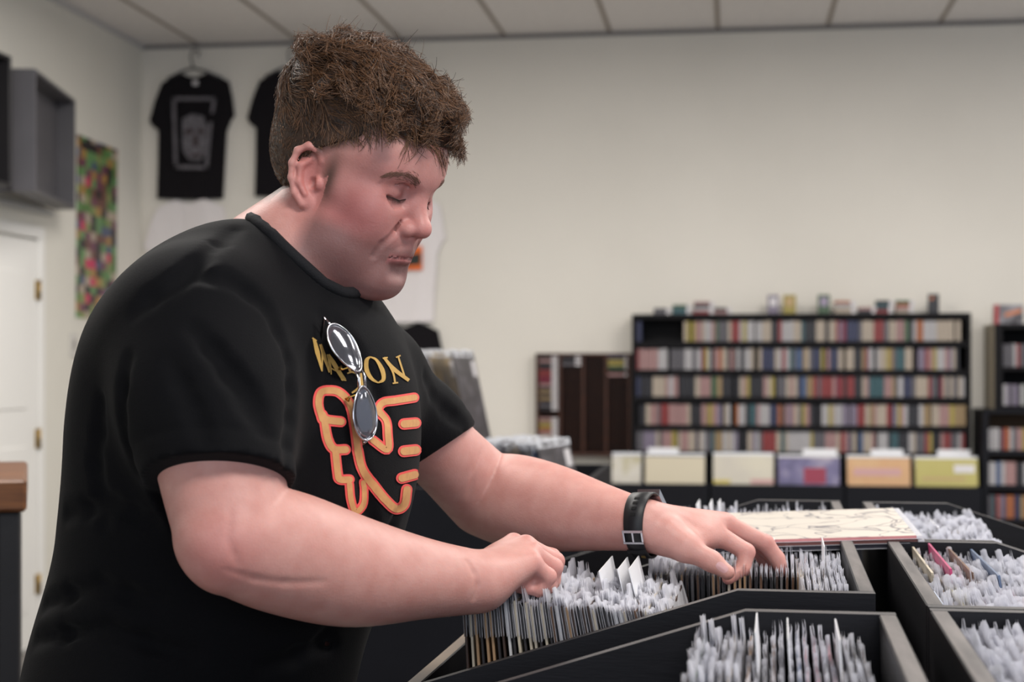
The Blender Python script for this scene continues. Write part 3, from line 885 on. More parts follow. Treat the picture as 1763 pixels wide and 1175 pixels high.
# ---- records in clear sleeves
CARD = {'cream': (196, 184, 164), 'brown': (112, 82, 62), 'white': (206, 204, 204), 'grey': (116, 112, 112), 'black': (44, 40, 42), 'tan': (172, 138, 104), 'pink': (186, 132, 142), 'blue': (92, 108, 136), 'ochre': (186, 146, 70), 'dark brown': (64, 46, 38), 'green': (90, 112, 92), 'magenta': (182, 62, 110), 'yellow': (196, 182, 84)}
card_mesh, slv_mesh = {}, []
rr = random.Random(77)
plastic = bpy.data.materials.new('sleeve_plastic'); plastic.use_nodes = True
_nt = plastic.node_tree; _b = _nt.nodes['Principled BSDF']
_b.inputs['Base Color'].default_value = srgb(234, 234, 240); _b.inputs['Roughness'].default_value = .22; _b.inputs['Specular IOR Level'].default_value = .55
_tr = _nt.nodes.new('ShaderNodeBsdfTransparent'); _mx = _nt.nodes.new('ShaderNodeMixShader'); _tl = _nt.nodes.new('ShaderNodeBsdfTranslucent'); _tl.inputs[0].default_value = srgb(222, 224, 232)
_m2 = _nt.nodes.new('ShaderNodeMixShader'); _m2.inputs[0].default_value = .30
_nt.links.new(_b.outputs[0], _m2.inputs[1]); _nt.links.new(_tl.outputs[0], _m2.inputs[2])
_mx.inputs[0].default_value = .84
_nt.links.new(_tr.outputs[0], _mx.inputs[1]); _nt.links.new(_m2.outputs[0], _mx.inputs[2]); _nt.links.new(_mx.outputs[0], _nt.nodes['Material Output'].inputs['Surface'])
_tc = _nt.nodes.new('ShaderNodeTexCoord'); _n = _nt.nodes.new('ShaderNodeTexNoise'); _n.inputs['Scale'].default_value = 60; _bp = _nt.nodes.new('ShaderNodeBump'); _bp.inputs['Strength'].default_value = .35; _bp.inputs['Distance'].default_value = .004
_nt.links.new(_tc.outputs['Object'], _n.inputs['Vector']); _nt.links.new(_n.outputs[0], _bp.inputs['Height']); _nt.links.new(_bp.outputs[0], _b.inputs['Normal'])


def card(c, w, h):
    k = (c, w, h)
    if k not in card_mesh:
        b = MB(); b.box(-.0016, .0016, -w / 2, w / 2, 0, h, .0005)
        bmesh.ops.recalc_face_normals(b.bm, faces=b.bm.faces[:])
        me = bpy.data.meshes.new('record'); b.bm.to_mesh(me); b.bm.free()
        me.materials.append(mat('cover_' + c.replace(' ', '_'), srgb(*CARD[c]), rough=.4, var=.25, vscale=18)); card_mesh[k] = me
    return card_mesh[k]


def sleeve_variant(w, h, seed):
    """crumpled clear outer sleeve: two sheets standing past the card, ragged along the top"""
    g = random.Random(seed); b = bmesh.new(); n = 24
    ph = [g.uniform(0, 6.28) for _ in range(4)]
    over = g.choice([.008, .011, .014, .018])
    tops = [over * (.75 + .30 * math.sin(ph[0] + i * .55)) + g.uniform(-.005, .005) + (.006 if g.random() < .05 else 0) for i in range(n + 1)]
    for s in (-1, 1):
        rowsv = []
        for j, (zf_, xo) in enumerate(((.86, .0017), (.93, .0018), (.985, .0019), (1.0, None))):
            row = []
            for i in range(n + 1):
                y = -w / 2 - .005 + (w + .010) * i / n
                if xo is None:
                    x = s * .0010 + .0013 * math.sin(ph[1] + i * .8) + g.uniform(-.0006, .0006); z = h + tops[i]
                else: x = s * (xo + .0002 * math.sin(ph[2] + i)); z = h * zf_
                row.append(b.verts.new((x, y, z)))
            rowsv.append(row)
        for r0_, r1_ in zip(rowsv, rowsv[1:]):
            for i in range(n):
                f = b.faces.new((r0_[i], r0_[i + 1], r1_[i + 1], r1_[i])); f.smooth = True
    me = bpy.data.meshes.new('plastic_sleeve'); b.to_mesh(me); b.free(); me.materials.append(plastic); return me


W_A, W_B, HH = .272, .292, .300
SV = {w: [sleeve_variant(w, HH, 100 + i + int(w * 1e4)) for i in range(14)] for w in (W_A, W_B)}
CW = ['brown'] * 5 + ['dark brown'] * 5 + ['cream'] * 4 + ['white'] * 4 + ['grey'] * 4 + ['black'] * 5 + ['tan'] * 4 + ['pink'] * 2 + ['blue'] * 2 + ['ochre'] * 1 + ['green'] * 1
seen = {}


def record(x, y, z, tilt, w, c, grp, where, yaw=0.0, bare=False):
    o = bpy.data.objects.new('record', card(c, w, HH)); COL.objects.link(o)
    o.location = T(x, y, z); o.rotation_euler = (0, tilt, TROT + yaw)
    if not bare: s = bpy.data.objects.new('plastic_sleeve', rr.choice(SV[w])); COL.objects.link(s); s.parent = o
    seen[where] = seen.get(where, 0) + 1
    props(o, '%s record, %s from the %s' % (c, nth(seen[where]), where), 'record', grp)
    return o


def run(x0, x1, y, n, w, tilt0, tilt1, grp, where, zj=.006, z0=ZBT + .013, cw=CW):
    for i in range(n):
        u = i / max(1, n - 1)
        record(x0 + (x1 - x0) * u, y + rr.uniform(-.002, .002), z0 + rr.uniform(0, zj), R(tilt0 + (tilt1 - tilt0) * u + rr.uniform(-.12, .12)), w, rr.choice(cw), grp, where, R(rr.uniform(-.1, .1)))


YM0, YM1 = 1.823 + .018 + .1435, 2.440 - .018 - .1435
DARKS = ['brown', 'dark brown', 'black', 'tan', 'grey', 'cream', 'dark brown', 'brown', 'black']
run(-.355, -.045, YM0, 40, W_A, -3, -16, 'records in the crate under his hands', 'left in near row, crate under his hands', cw=DARKS + ['white', 'cream'])
run(.030, .074, YM0, 8, W_A, 0, 1, 'records in the crate under his hands', 'gap in near row, crate under his hands', z0=ZBT + .030)
run(-.155, .072, YM1, 36, W_A, -3, 1, 'records in the crate under his hands', 'left in far row, crate under his hands', cw=DARKS, zj=.0)
run(-.150, .080, 3.070 - .018 - .145, 34, W_A, -6, 1, 'records in the crate under the lying records', 'left in far row, crate beneath the lying records')
run(-.05, .080, 2.446 + .018 + .145, 12, W_A, -4, 1, 'records in the crate under the lying records', 'left in near row, crate beneath the lying records', z0=ZBT + .002, zj=.002)
run(-.045, .088, 1.689 - .018 - .146, 22, W_A, -7, -1, 'records in the nearest left crate', 'left in the crate at the bottom edge')
run(.206, .430, 2.388 - .018 - .153, 28, W_B, -4, -11, 'records in the crate with the pink cover', 'left in far row, pink-cover crate')
run(.206, .410, 1.732 + .018 + .153, 26, W_B, -4, -11, 'records in the crate with the pink cover', 'left in near row, pink-cover crate')
run(.206, .410, 3.055 - .018 - .154, 26, W_B, -4, -11, 'records in the farthest right crate', 'left in far row, farthest right crate')
run(.206, .400, 2.394 + .018 + .154, 22, W_B, -4, -11, 'records in the farthest right crate', 'left in near row, farthest right crate')
run(.206, .330, 1.726 - .018 - .153, 16, W_B, -4, -9, 'records in the bottom right crate', 'left in the crate in the bottom right corner')

# covers that stand above their neighbours
for x, y, z, tl, c, lab in ((.250, 2.388 - .171, ZBT + .040, -6, 'magenta', 'record with a bright pink cover standing proud in the right crate'), (.222, 2.388 - .171, ZBT + .034, -5, 'cream', 'pale green-edged record standing proud, left of the pink cover'),
                            (.282, 2.388 - .171, ZBT + .036, -7, 'brown', 'brown record standing proud, right of the pink cover'), (.320, 2.388 - .171, ZBT + .034, -8, 'blue', 'pale blue edged record standing proud at the frame edge'),
                            (.245, 1.732 + .171, ZBT + .022, -6, 'yellow', 'yellow-edged record in the near row beside the blue-white card')):
    o = record(x, y, z, R(tl), W_B, c, None, 'x', bare=True); o['label'] = lab
# white divider cards
def divider(x, y, z, tilt, w, h, lab, yaw=0.0, m=None):
    b = MB()
    n = 8; bm = b.bm
    rows_ = []
    for i in range(n + 1):
        v = i / n
        xx = .010 * (1 - math.cos(v * 1.4)) * -1
        rows_.append([bm.verts.new((xx + s * .0006, yy, h * v)) for s in (-1, 1) for yy in (-w / 2, w / 2)])
    for a, c in zip(rows_, rows_[1:]):
        bm.faces.new((a[0], a[1], c[1], c[0])); bm.faces.new((a[3], a[2], c[2], c[3])); bm.faces.new((a[1], a[3], c[3], c[1])); bm.faces.new((a[2], a[0], c[0], c[2]))
    bm.faces.new(rows_[-1]if 0 else (rows_[-1][0], rows_[-1][1], rows_[-1][3], rows_[-1][2])); bm.faces.new((rows_[0][0], rows_[0][2], rows_[0][3], rows_[0][1]))
    o = b.build('divider_card', m or mat('white_card', srgb(232, 232, 236), rough=.4)); o.location = T(x, y, z); o.rotation_euler = (0, tilt, TROT + yaw)
    props(o, lab, 'divider', 'divider cards in the crates'); return o
divider(-.152, YM0 + .035, ZBT + .013, R(-10), .16, .336, 'white divider card right beside his fist, leftmost of three')
divider(-.126, YM0 + .050, ZBT + .013, R(-11), .13, .336, 'white divider card in the middle of the three by his fist')
divider(-.104, YM0 + .040, ZBT + .013, R(-12), .14, .340, 'white divider card rightmost of the three by his fist')
divider(.222, 1.732 + .10, ZBT + .013, R(-6), .10, .325, 'bluish white divider card against the crate back in the pink-cover crate', 0, mat('blue_white_card', srgb(198, 208, 228), rough=.4))
for i, (x, yy) in enumerate(((.000, 1.53), (.024, 1.50), (.064, 1.50))):
    divider(x, yy, ZBT + .013, R(-2 + i), .12, .338, ['thin white card standing tall, left of three in bottom crate', 'thin white card standing tall, middle of three in bottom crate', 'thin white card standing tall, right of three in bottom crate'][i])
for i, (x, yy) in enumerate(((-.118, 2.90), (-.095, 2.91), (-.080, 2.92))):
    divider(x, yy, ZBT + .013, R(-3), .12, .335, ['thin white card, left of three behind his knuckles', 'thin white card, middle of three behind his knuckles', 'thin white card, right of three behind his knuckles'][i])
divider(.345, 2.83, ZBT + .013, R(-12), .16, .318, 'white card standing tall at the right end of the farthest crate')
divider(-.002, YM1 - .02, ZBT + .013, R(1), .08, .336, 'white card edge standing up just past his fingertip')
divider(.060, YM1 - .04, ZBT + .013, R(2), .12, .338, 'white card standing beside the crate back past his fingertips')

# ---- records lying flat across the far crate
C4 = [np.array(P(1572, 921, 2.31)), np.array(P(1535, 876, 2.615)), np.array(P(1212, 885, 2.655)), np.array(P(1216, 932, 2.352))]   # near right, far right, far left, near left
eu = (C4[0] - C4[3] + C4[1] - C4[2]) / 2; ev = (C4[1] - C4[0] + C4[2] - C4[3]) / 2
eu /= np.linalg.norm(eu); ev -= eu * (ev @ eu); ev /= np.linalg.norm(ev); ew = np.cross(eu, ev)
cen = sum(C4) / 4
sk = bpy.data.materials.new('sketch_cover'); sk.use_nodes = True; nt = sk.node_tree; b_ = nt.nodes['Principled BSDF']
tc = nt.nodes.new('ShaderNodeTexCoord'); wv_ = nt.nodes.new('ShaderNodeTexVoronoi'); wv_.feature = 'DISTANCE_TO_EDGE'; wv_.inputs['Scale'].default_value = 13
nz1 = nt.nodes.new('ShaderNodeTexNoise'); nz1.inputs['Scale'].default_value = 9; ad = nt.nodes.new('ShaderNodeVectorMath'); ad.operation = 'MULTIPLY_ADD'; ad.inputs[1].default_value = (.35, .12, .0)
nt.links.new(tc.outputs['Object'], nz1.inputs['Vector']); nt.links.new(nz1.outputs['Color'], ad.inputs[0]); nt.links.new(tc.outputs['Object'], ad.inputs[2]); nt.links.new(ad.outputs[0], wv_.inputs['Vector'])
cr = nt.nodes.new('ShaderNodeValToRGB'); cr.color_ramp.elements[0].position = .0; cr.color_ramp.elements[0].color = srgb(96, 92, 104); cr.color_ramp.elements[1].position = .045; cr.color_ramp.elements[1].color = srgb(206, 198, 188)
nt.links.new(wv_.outputs['Distance'], cr.inputs[0]); nt.links.new(cr.outputs[0], b_.inputs['Base Color']); b_.inputs['Roughness'].default_value = .3
off = 0.0
for i, (th, m_, lab) in enumerate(((.0045, sk, 'cream record cover with thin grey drawing lying flat on top'), (.005, mat('brown_cover', srgb(120, 74, 68), rough=.4), 'brown-edged record lying under the cream cover'), (.006, mat('dark_cover', srgb(44, 42, 52), rough=.35), 'dark record lying lowest under the cream cover'))):
    b = MB().box(-.157, .157, -.157, .157, -th, 0, .0008)
    o = b.build('record', m_); M = Matrix([list(v) + [0] for v in (eu, ev, ew)] + [[0, 0, 0, 1]]).transposed()
    M.translation = Vector(cen - ew * off + eu * (.002 * i)); o.matrix_world = M
    props(o, lab, 'record', 'records lying flat')
    if i == 0: MB().box(-.157, .157, -.1578, -.157, -th, -.0005).build('cover_edge', mat('pink_edge', srgb(196, 130, 132), rough=.4), o)
    sv = MB(); sv.box(-.160, .160, -.1605, .1585, -th - .0004, -th); sv.box(.157, .166, -.160, .158, -th - .0003, -th * .2); sv.build('plastic_sleeve', plastic, o)
    off += th + .0012


# ------------------------------------------------------------------ the man
def W(v):
    return v[0] * RGT + v[1] * UP + v[2] * FWD


def frame(yaw, pitch):
    """forward / left / up of a body part that faces image-right, turned yaw towards the camera, pitched down"""
    cy, sy, cp, sp = math.cos(yaw), math.sin(yaw), math.cos(pitch), math.sin(pitch)
    f = W((cy * cp, -sp, -sy * cp)); l = W((sy, 0, cy)); u = W((sp * cy, cp, -sp * sy))
    return np.stack([f, l, u])


HM = frame(R(31), R(23))
HS = .965                                            # a big man's head
HO = P(557, 314, 1.89) + HM[1] * 0.074 * HS


def head_sdf():
    s = Sdf()
    s.ell((-.020, 0, .050), (.120, .084, .100), .01)
    s.ell((.036, 0, .058), (.060, .064, .050), .03)
    s.ell((.034, 0, -.018), (.056, .060, .062), .03)
    for y in (-1, 1):
        s.cone((.004, y * .050, -.030), (.010, y * .050, -.062), .020, .019, .03)
        s.cone((.010, y * .050, -.062), (.074, y * .018, -.094), .020, .019, .03)
        s.ell((.034, y * .043, -.060), (.042, .026, .036), .03)
        s.ell((.056, y * .037, -.020), (.032, .027, .028), .025)
        s.cone((.020, y * .058, .002), (.060, y * .046, -.002), .012, .012, .03)      # cheekbone
    s.ell((.074, 0, -.052), (.028, .031, .032), .025)
    s.ell((.082, 0, -.094), (.018, .024, .018), .02)
    s.ell((.035, 0, -.098), (.048, .046, .024), .03)                                  # under the chin
    for y in (-1, 1):
        s.cone((.084, y * .008, .041), (.064, y * .045, .043), .0125, .010, .018)     # brow
        s.ell((.094, y * .033, .019), (.020, .018, .0135), .014, 's')                 # socket
    for y in (-1, 1):
        s.ell((.0695, y * .0325, .0205), (.0155, .0165, .0150), .008)                 # closed lid over the eyeball
        s.chain([(.0870, y * .020, .0135), (.0868, y * .029, .0105), (.0825, y * .039, .0105), (.0745, y * .0475, .0130)], [.0016] * 4, .002, 's')
        s.chain([(.0870, y * .021, .031), (.0850, y * .033, .0335), (.0745, y * .045, .0295)], [.0014] * 3, .004, 's')     # fold of the upper lid
    s.cone((.083, 0, .030), (.1085, 0, -.010), .0085, .0115, .014)                    # nose
    s.ell((.1125, 0, -.0155), (.0125, .0125, .0110), .008)
    for y in (-1, 1):
        s.ell((.0995, y * .0135, -.0205), (.0120, .0080, .0092), .006)
        s.ell((.1050, y * .0072, -.0290), (.0062, .0036, .0040), .003, 's')
        s.chain([(.0925, y * .0215, -.0140), (.0880, y * .0235, -.0225), (.0900, y * .0205, -.0290)], [.0015] * 3, .004, 's')
    s.cone((.1000, 0, -.030), (.1030, 0, -.0440), .0055, .0050, .012)                 # philtrum ridge
    for y in (-1, 1):
        s.chain([(.1005, 0, -.0515), (.0980, y * .012, -.0525), (.0850, y * .0280, -.0600)], [.0045, .0048, .0028], .006)
        s.chain([(.0990, 0, -.0625), (.0965, y * .012, -.0630), (.0850, y * .0260, -.0612)], [.0058, .0055, .0028], .006)
        s.chain([(.1062, 0, -.0572), (.1020, y * .012, -.0578), (.0862, y * .0310, -.0608)], [.0010, .0010, .0006], .003, 's')
    s.cone((.1060, -.012, -.0765), (.1060, .012, -.0765), .0075, .0075, .012, 's')
    # ears
    for y in (-1, 1):
        c = np.array([-.020, y * .0815, -.001])
        v = np.array([-.30, 0, .954]); uu = np.array([.90, -y * .36, .28]); uu -= v * (uu @ v); uu /= np.linalg.norm(uu)
        nn = np.cross(uu, v) * (1 if y < 0 else -1); nn *= np.sign(nn[1]) * y
        A = np.stack([uu, v, nn])
        L = lambda a, b, n=0: c + (uu * a + v * b + nn * n) * 1.14
        s.ell(c - nn * .003, (.0175, .032, .0055), .006, 'u', A)
        s.ell(L(.002, -.002, .007), (.0125, .021, .0075), .004, 's', A)
        hel = [L(.013, .006, -.002), L(.0165, .018, .002), L(.012, .029, .004), L(.000, .034, .005), L(-.012, .028, .005), L(-.0175, .014, .005), L(-.0175, -.002, .004), L(-.013, -.018, .003), L(-.004, -.030, .001)]
        s.chain(hel, [.0036, .0042, .0044, .0045, .0044, .0042, .004, .004, .005], .004)
        s.chain([L(.004, .020, .001), L(-.008, .012, .003), L(-.009, -.006, .003), L(-.001, -.019, .003)], [.003, .0036, .0036, .003], .005)   # inner fold
        s.ell(L(.002, -.028, -.001), (.0085, .0095, .005), .005, 'u', A)
        s.ell(L(.0125, -.006, .002), (.0055, .0075, .0045), .005, 'u', A)
        s.ell(L(.006, -.006, .003), (.0055, .0075, .008), .003, 's', A)
    # soft creases laid along the finished surface: beside the mouth, under the eyes
    for y in (-1, 1):
        for path, r_, k_, up_ in (([(.0915, y * .0225, -.0200), (.0870, y * .0290, -.0310), (.0830, y * .0345, -.0450), (.0780, y * .0375, -.0620)], .0009, .008, .0021),
                                                                    ([(.0870, y * .0215, .0040), (.0820, y * .0350, .0000), (.0720, y * .0460, .0045)], .0008, .006, .0014)):
            p = project(s.ev, np.array(path), 8)
            g = np.stack([s.ev(p + np.eye(3, dtype=np.float32)[i] * .001) - s.ev(p) for i in range(3)], -1); g /= np.linalg.norm(g, axis=1, keepdims=True) + 1e-9
            p = p + g * up_
            n_ = len(p); s.chain(list(p), [r_ * (1.0 if 0 < i < n_ - 1 else .5) for i in range(n_)], k_, 's')
    return s


def scaled(s, k):
    o = Sdf()
    for kind, q, kk, op, lo, hi in s.pr:
        if kind == 'c': o.cone(q[0] * k, q[1] * k, q[2] * k, q[3] * k, kk * k, op)
        else: o.ell(q[0] * k, q[1] * k, kk * k, op, q[2])
    return o


HEAD = scaled(head_sdf(), HS).xf(HM, HO)
H2W = lambda p: HO + (np.asarray(p, float) * HS) @ HM
W2H = lambda p: ((np.asarray(p) - HO) @ HM.T) / HS

TM = frame(R(35), R(0))                              # chest
# joints
SHR, ELR, WRR = P(335, 560, 1.78), P(403, 925, 1.68), P(826, 1003, 1.86)
SHL, ELL_, WRL = P(642, 662, 2.12), P(838, 854, 2.28), P(1108, 905, 2.13)
NECK0, NECK1 = H2W((-.022, 0, -.045)), P(470, 455, 1.955)


def torso(infl, k=.06):
    s = Sdf()
    def E(px, py, d, r, rot=TM, kk=k):
        s.ell(P(px, py, d), np.array(r) + infl, kk, 'u', rot)
    E(452, 700, 1.955, (.165, .205, .185))
    E(420, 745, 1.955, (.190, .230, .20))
    E(428, 870, 1.955, (.180, .205, .20))
    E(372, 1010, 1.955, (.180, .205, .22))
    E(318, 1220, 1.955, (.195, .205, .22))
    E(408, 605, 1.945, (.120, .205, .135))
    E(432, 530, 1.95, (.080, .14, .085))
    s.cone(P(352, 575, 1.79), P(425, 505, 1.90), .078 + infl, .068 + infl, k)
    s.cone(P(634, 648, 2.11), P(505, 540, 1.98), .064 + infl, .056 + infl, k)
    return s


ARM = Sdf()


def limb(pts, rs):
    """one smoothly tapering limb through the given joints"""
    q = np.concatenate([np.array(pts), np.array(rs)[:, None]], 1)
    q = np.concatenate([[2 * q[0] - q[1]], q, [2 * q[-1] - q[-2]]]); o = []
    for i in range(1, len(q) - 2):
        a, b, c, d = q[i - 1:i + 3]
        for t in np.linspace(0, 1, 7, endpoint=False):
            o.append(.5 * ((2 * b) + (c - a) * t + (2 * a - 5 * b + 4 * c - d) * t * t + (3 * b - a - 3 * c + d) * t ** 3))
    o.append(q[-2]); o = np.array(o)
    ARM.chain(list(o[:, :3]), [float(v) + .0028 for v in o[:, 3]], .003)


limb([SHR, SHR * .45 + ELR * .55, ELR], [.066, .067, .058])
ARM.ell(P(388, 948, 1.675), (.030, .030, .034), .03)
fr = lambda t, a=ELR, b=WRR: a + (b - a) * t
limb([fr(-.02), fr(.18) - UP * .006, fr(.45) - UP * .014, fr(.75) - UP * .008, fr(1.0)], [.056, .064, .059, .043, .033])
limb([SHL, SHL * .45 + ELL_ * .55, ELL_], [.060, .052, .057])
fl = lambda t, a=ELL_, b=WRL: a + (b - a) * t
limb([fl(0), fl(.2), fl(.45), fl(.75), fl(1.0)], [.057, .063, .057, .042, .0310])


def finger(s, pts, rs, k=.004):
    s.chain(pts, rs, k)


# near (right) hand: a loose fist pressing the sleeves apart, seen from its little-finger side
HR = Sdf()
mcpR = [P(884, 936, 1.955), P(905, 940, 1.930), P(917, 953, 1.905), P(918, 971, 1.882)]      # index .. little
pipR = [P(950, 960, 1.960), P(956, 967, 1.936), P(954, 977, 1.912), P(944, 993, 1.888)]
dipR = [P(948, 992, 1.960), P(950, 1000, 1.938), P(945, 1008, 1.914), P(930, 1016, 1.892)]
tipR = [P(922, 1000, 1.955), P(922, 1010, 1.934), P(918, 1014, 1.912), P(908, 1012, 1.894)]
for i, (a, b, c, d) in enumerate(zip(mcpR, pipR, dipR, tipR)):
    rr = [.0115, .0118, .0112, .0102][i]
    HR.cone(WRR + UP * .004 + (a - mcpR[1]) * .35, a, .024, rr * 1.12, .016)
for i, (a, b, c, d) in enumerate(zip(mcpR, pipR, dipR, tipR)):
    rr = [.0108, .0112, .0106, .0096][i]
    finger(HR, [a, b, c, d], [rr * 1.06, rr, rr * .92, rr * .84])
thR = [P(868, 985, 1.945), P(900, 1004, 1.965), P(926, 1012, 1.978), P(944, 1014, 1.975)]
finger(HR, [fr(1.0) + UP * -.004] + thR, [.026, .019, .0128, .0120, .0100], .008)
HR.ell(P(866, 992, 1.895), (.034, .022, .022), .014)
HR.ell(P(880, 975, 1.920), (.040, .036, .022), .014)

# far (left) hand: thumb nearest, index curled behind it, middle finger reaching to the sleeves
HL = Sdf()
mcpL = [P(1226, 915, 2.150), P(1248, 902, 2.172), P(1252, 902, 2.196), P(1246, 908, 2.218)]
pipL = [P(1285, 951, 2.140), P(1318, 936, 2.180), P(1316, 944, 2.206), P(1302, 948, 2.226)]
dipL = [P(1279, 980, 2.132), P(1338, 962, 2.182), P(1336, 970, 2.206), P(1318, 970, 2.226)]
tipL = [P(1254, 996, 2.122), P(1347, 984, 2.180), P(1344, 990, 2.204), P(1322, 988, 2.224)]
for i, a in enumerate(mcpL):
    HL.cone(WRL + UP * .002 + (a - mcpL[1]) * .30, a, .025, [.0150, .0148, .0138, .0125][i], .016)
for i, (a, b, c, d) in enumerate(zip(mcpL, pipL, dipL, tipL)):
    rr = [.0116, .0118, .0110, .0098][i]
    finger(HL, [a, b, c, d], [rr * 1.18, rr * 1.0, rr * .88, rr * .76])
finger(HL, [fl(1.02) - UP * .008, P(1150, 925, 2.115), P(1178, 942, 2.100), P(1225, 967, 2.088), P(1252, 986, 2.082)], [.026, .025, .0190, .0125, .0100], .010)
HL.ell(P(1200, 925, 2.14), (.030, .030, .020), .02)

def march_to(sdf, px, py, t=1.2):
    d = P(px, py, 1.0) - CAM
    for _ in range(80):
        e = float(sdf.ev((CAM + d * t)[None].astype(np.float32), False)[0])
        if e < .0005: break
        t += e * .9
    return CAM + d * t * (1 - .0016)


ARMS = Sdf(); ARMS.pr = ARM.pr + HR.pr + HL.pr
for pth, r_ in (([(392, 985), (440, 1000), (490, 1006), (560, 1004)], .0016), ([(398, 880), (392, 930), (410, 975)], .0012), ([(806, 966), (818, 985), (823, 1008), (818, 1032)], .0010), ([(832, 770), (818, 812), (806, 860)], .0012), ([(905, 1016), (920, 1006), (930, 1004)], .0016)):
    w3 = [march_to(ARMS, *q) for q in pth]
    n_ = len(w3); ARM.chain(w3, [r_ if 0 < i < n_ - 1 else r_ * .4 for i in range(n_)], .007, 's')
BODY = Sdf()
CUTS = [q for q in ARM.pr if q[3] == 's']; ARM.pr = [q for q in ARM.pr if q[3] == 'u']
for src in (torso(-.030), ARM, HR, HL): BODY.pr += src.pr
BODY.pr += CUTS
# neck, drawn towards the chest
BODY.cone(NECK0, NECK1, .066, .074, .03)
BODY.cone(H2W((.02, 0, -.080)), P(520, 470, 1.96), .050, .058, .04)
BODY.pr += HEAD.pr


HX = [-.16, -.118, -.062, -.048, -.022, .033, .046, .060, .092, .14]
HZ = [-.060, -.056, -.036, .000, .034, .070, .104, .098, .094, .094]


def hairline(q):
    """> 0 where the scalp grows hair, in head space (metres, unscaled)"""
    return (q[:, 2] - np.interp(q[:, 0], HX, HZ)) * .75


CRAN = Sdf().ell((-.020, 0, .050), (.120, .084, .100))


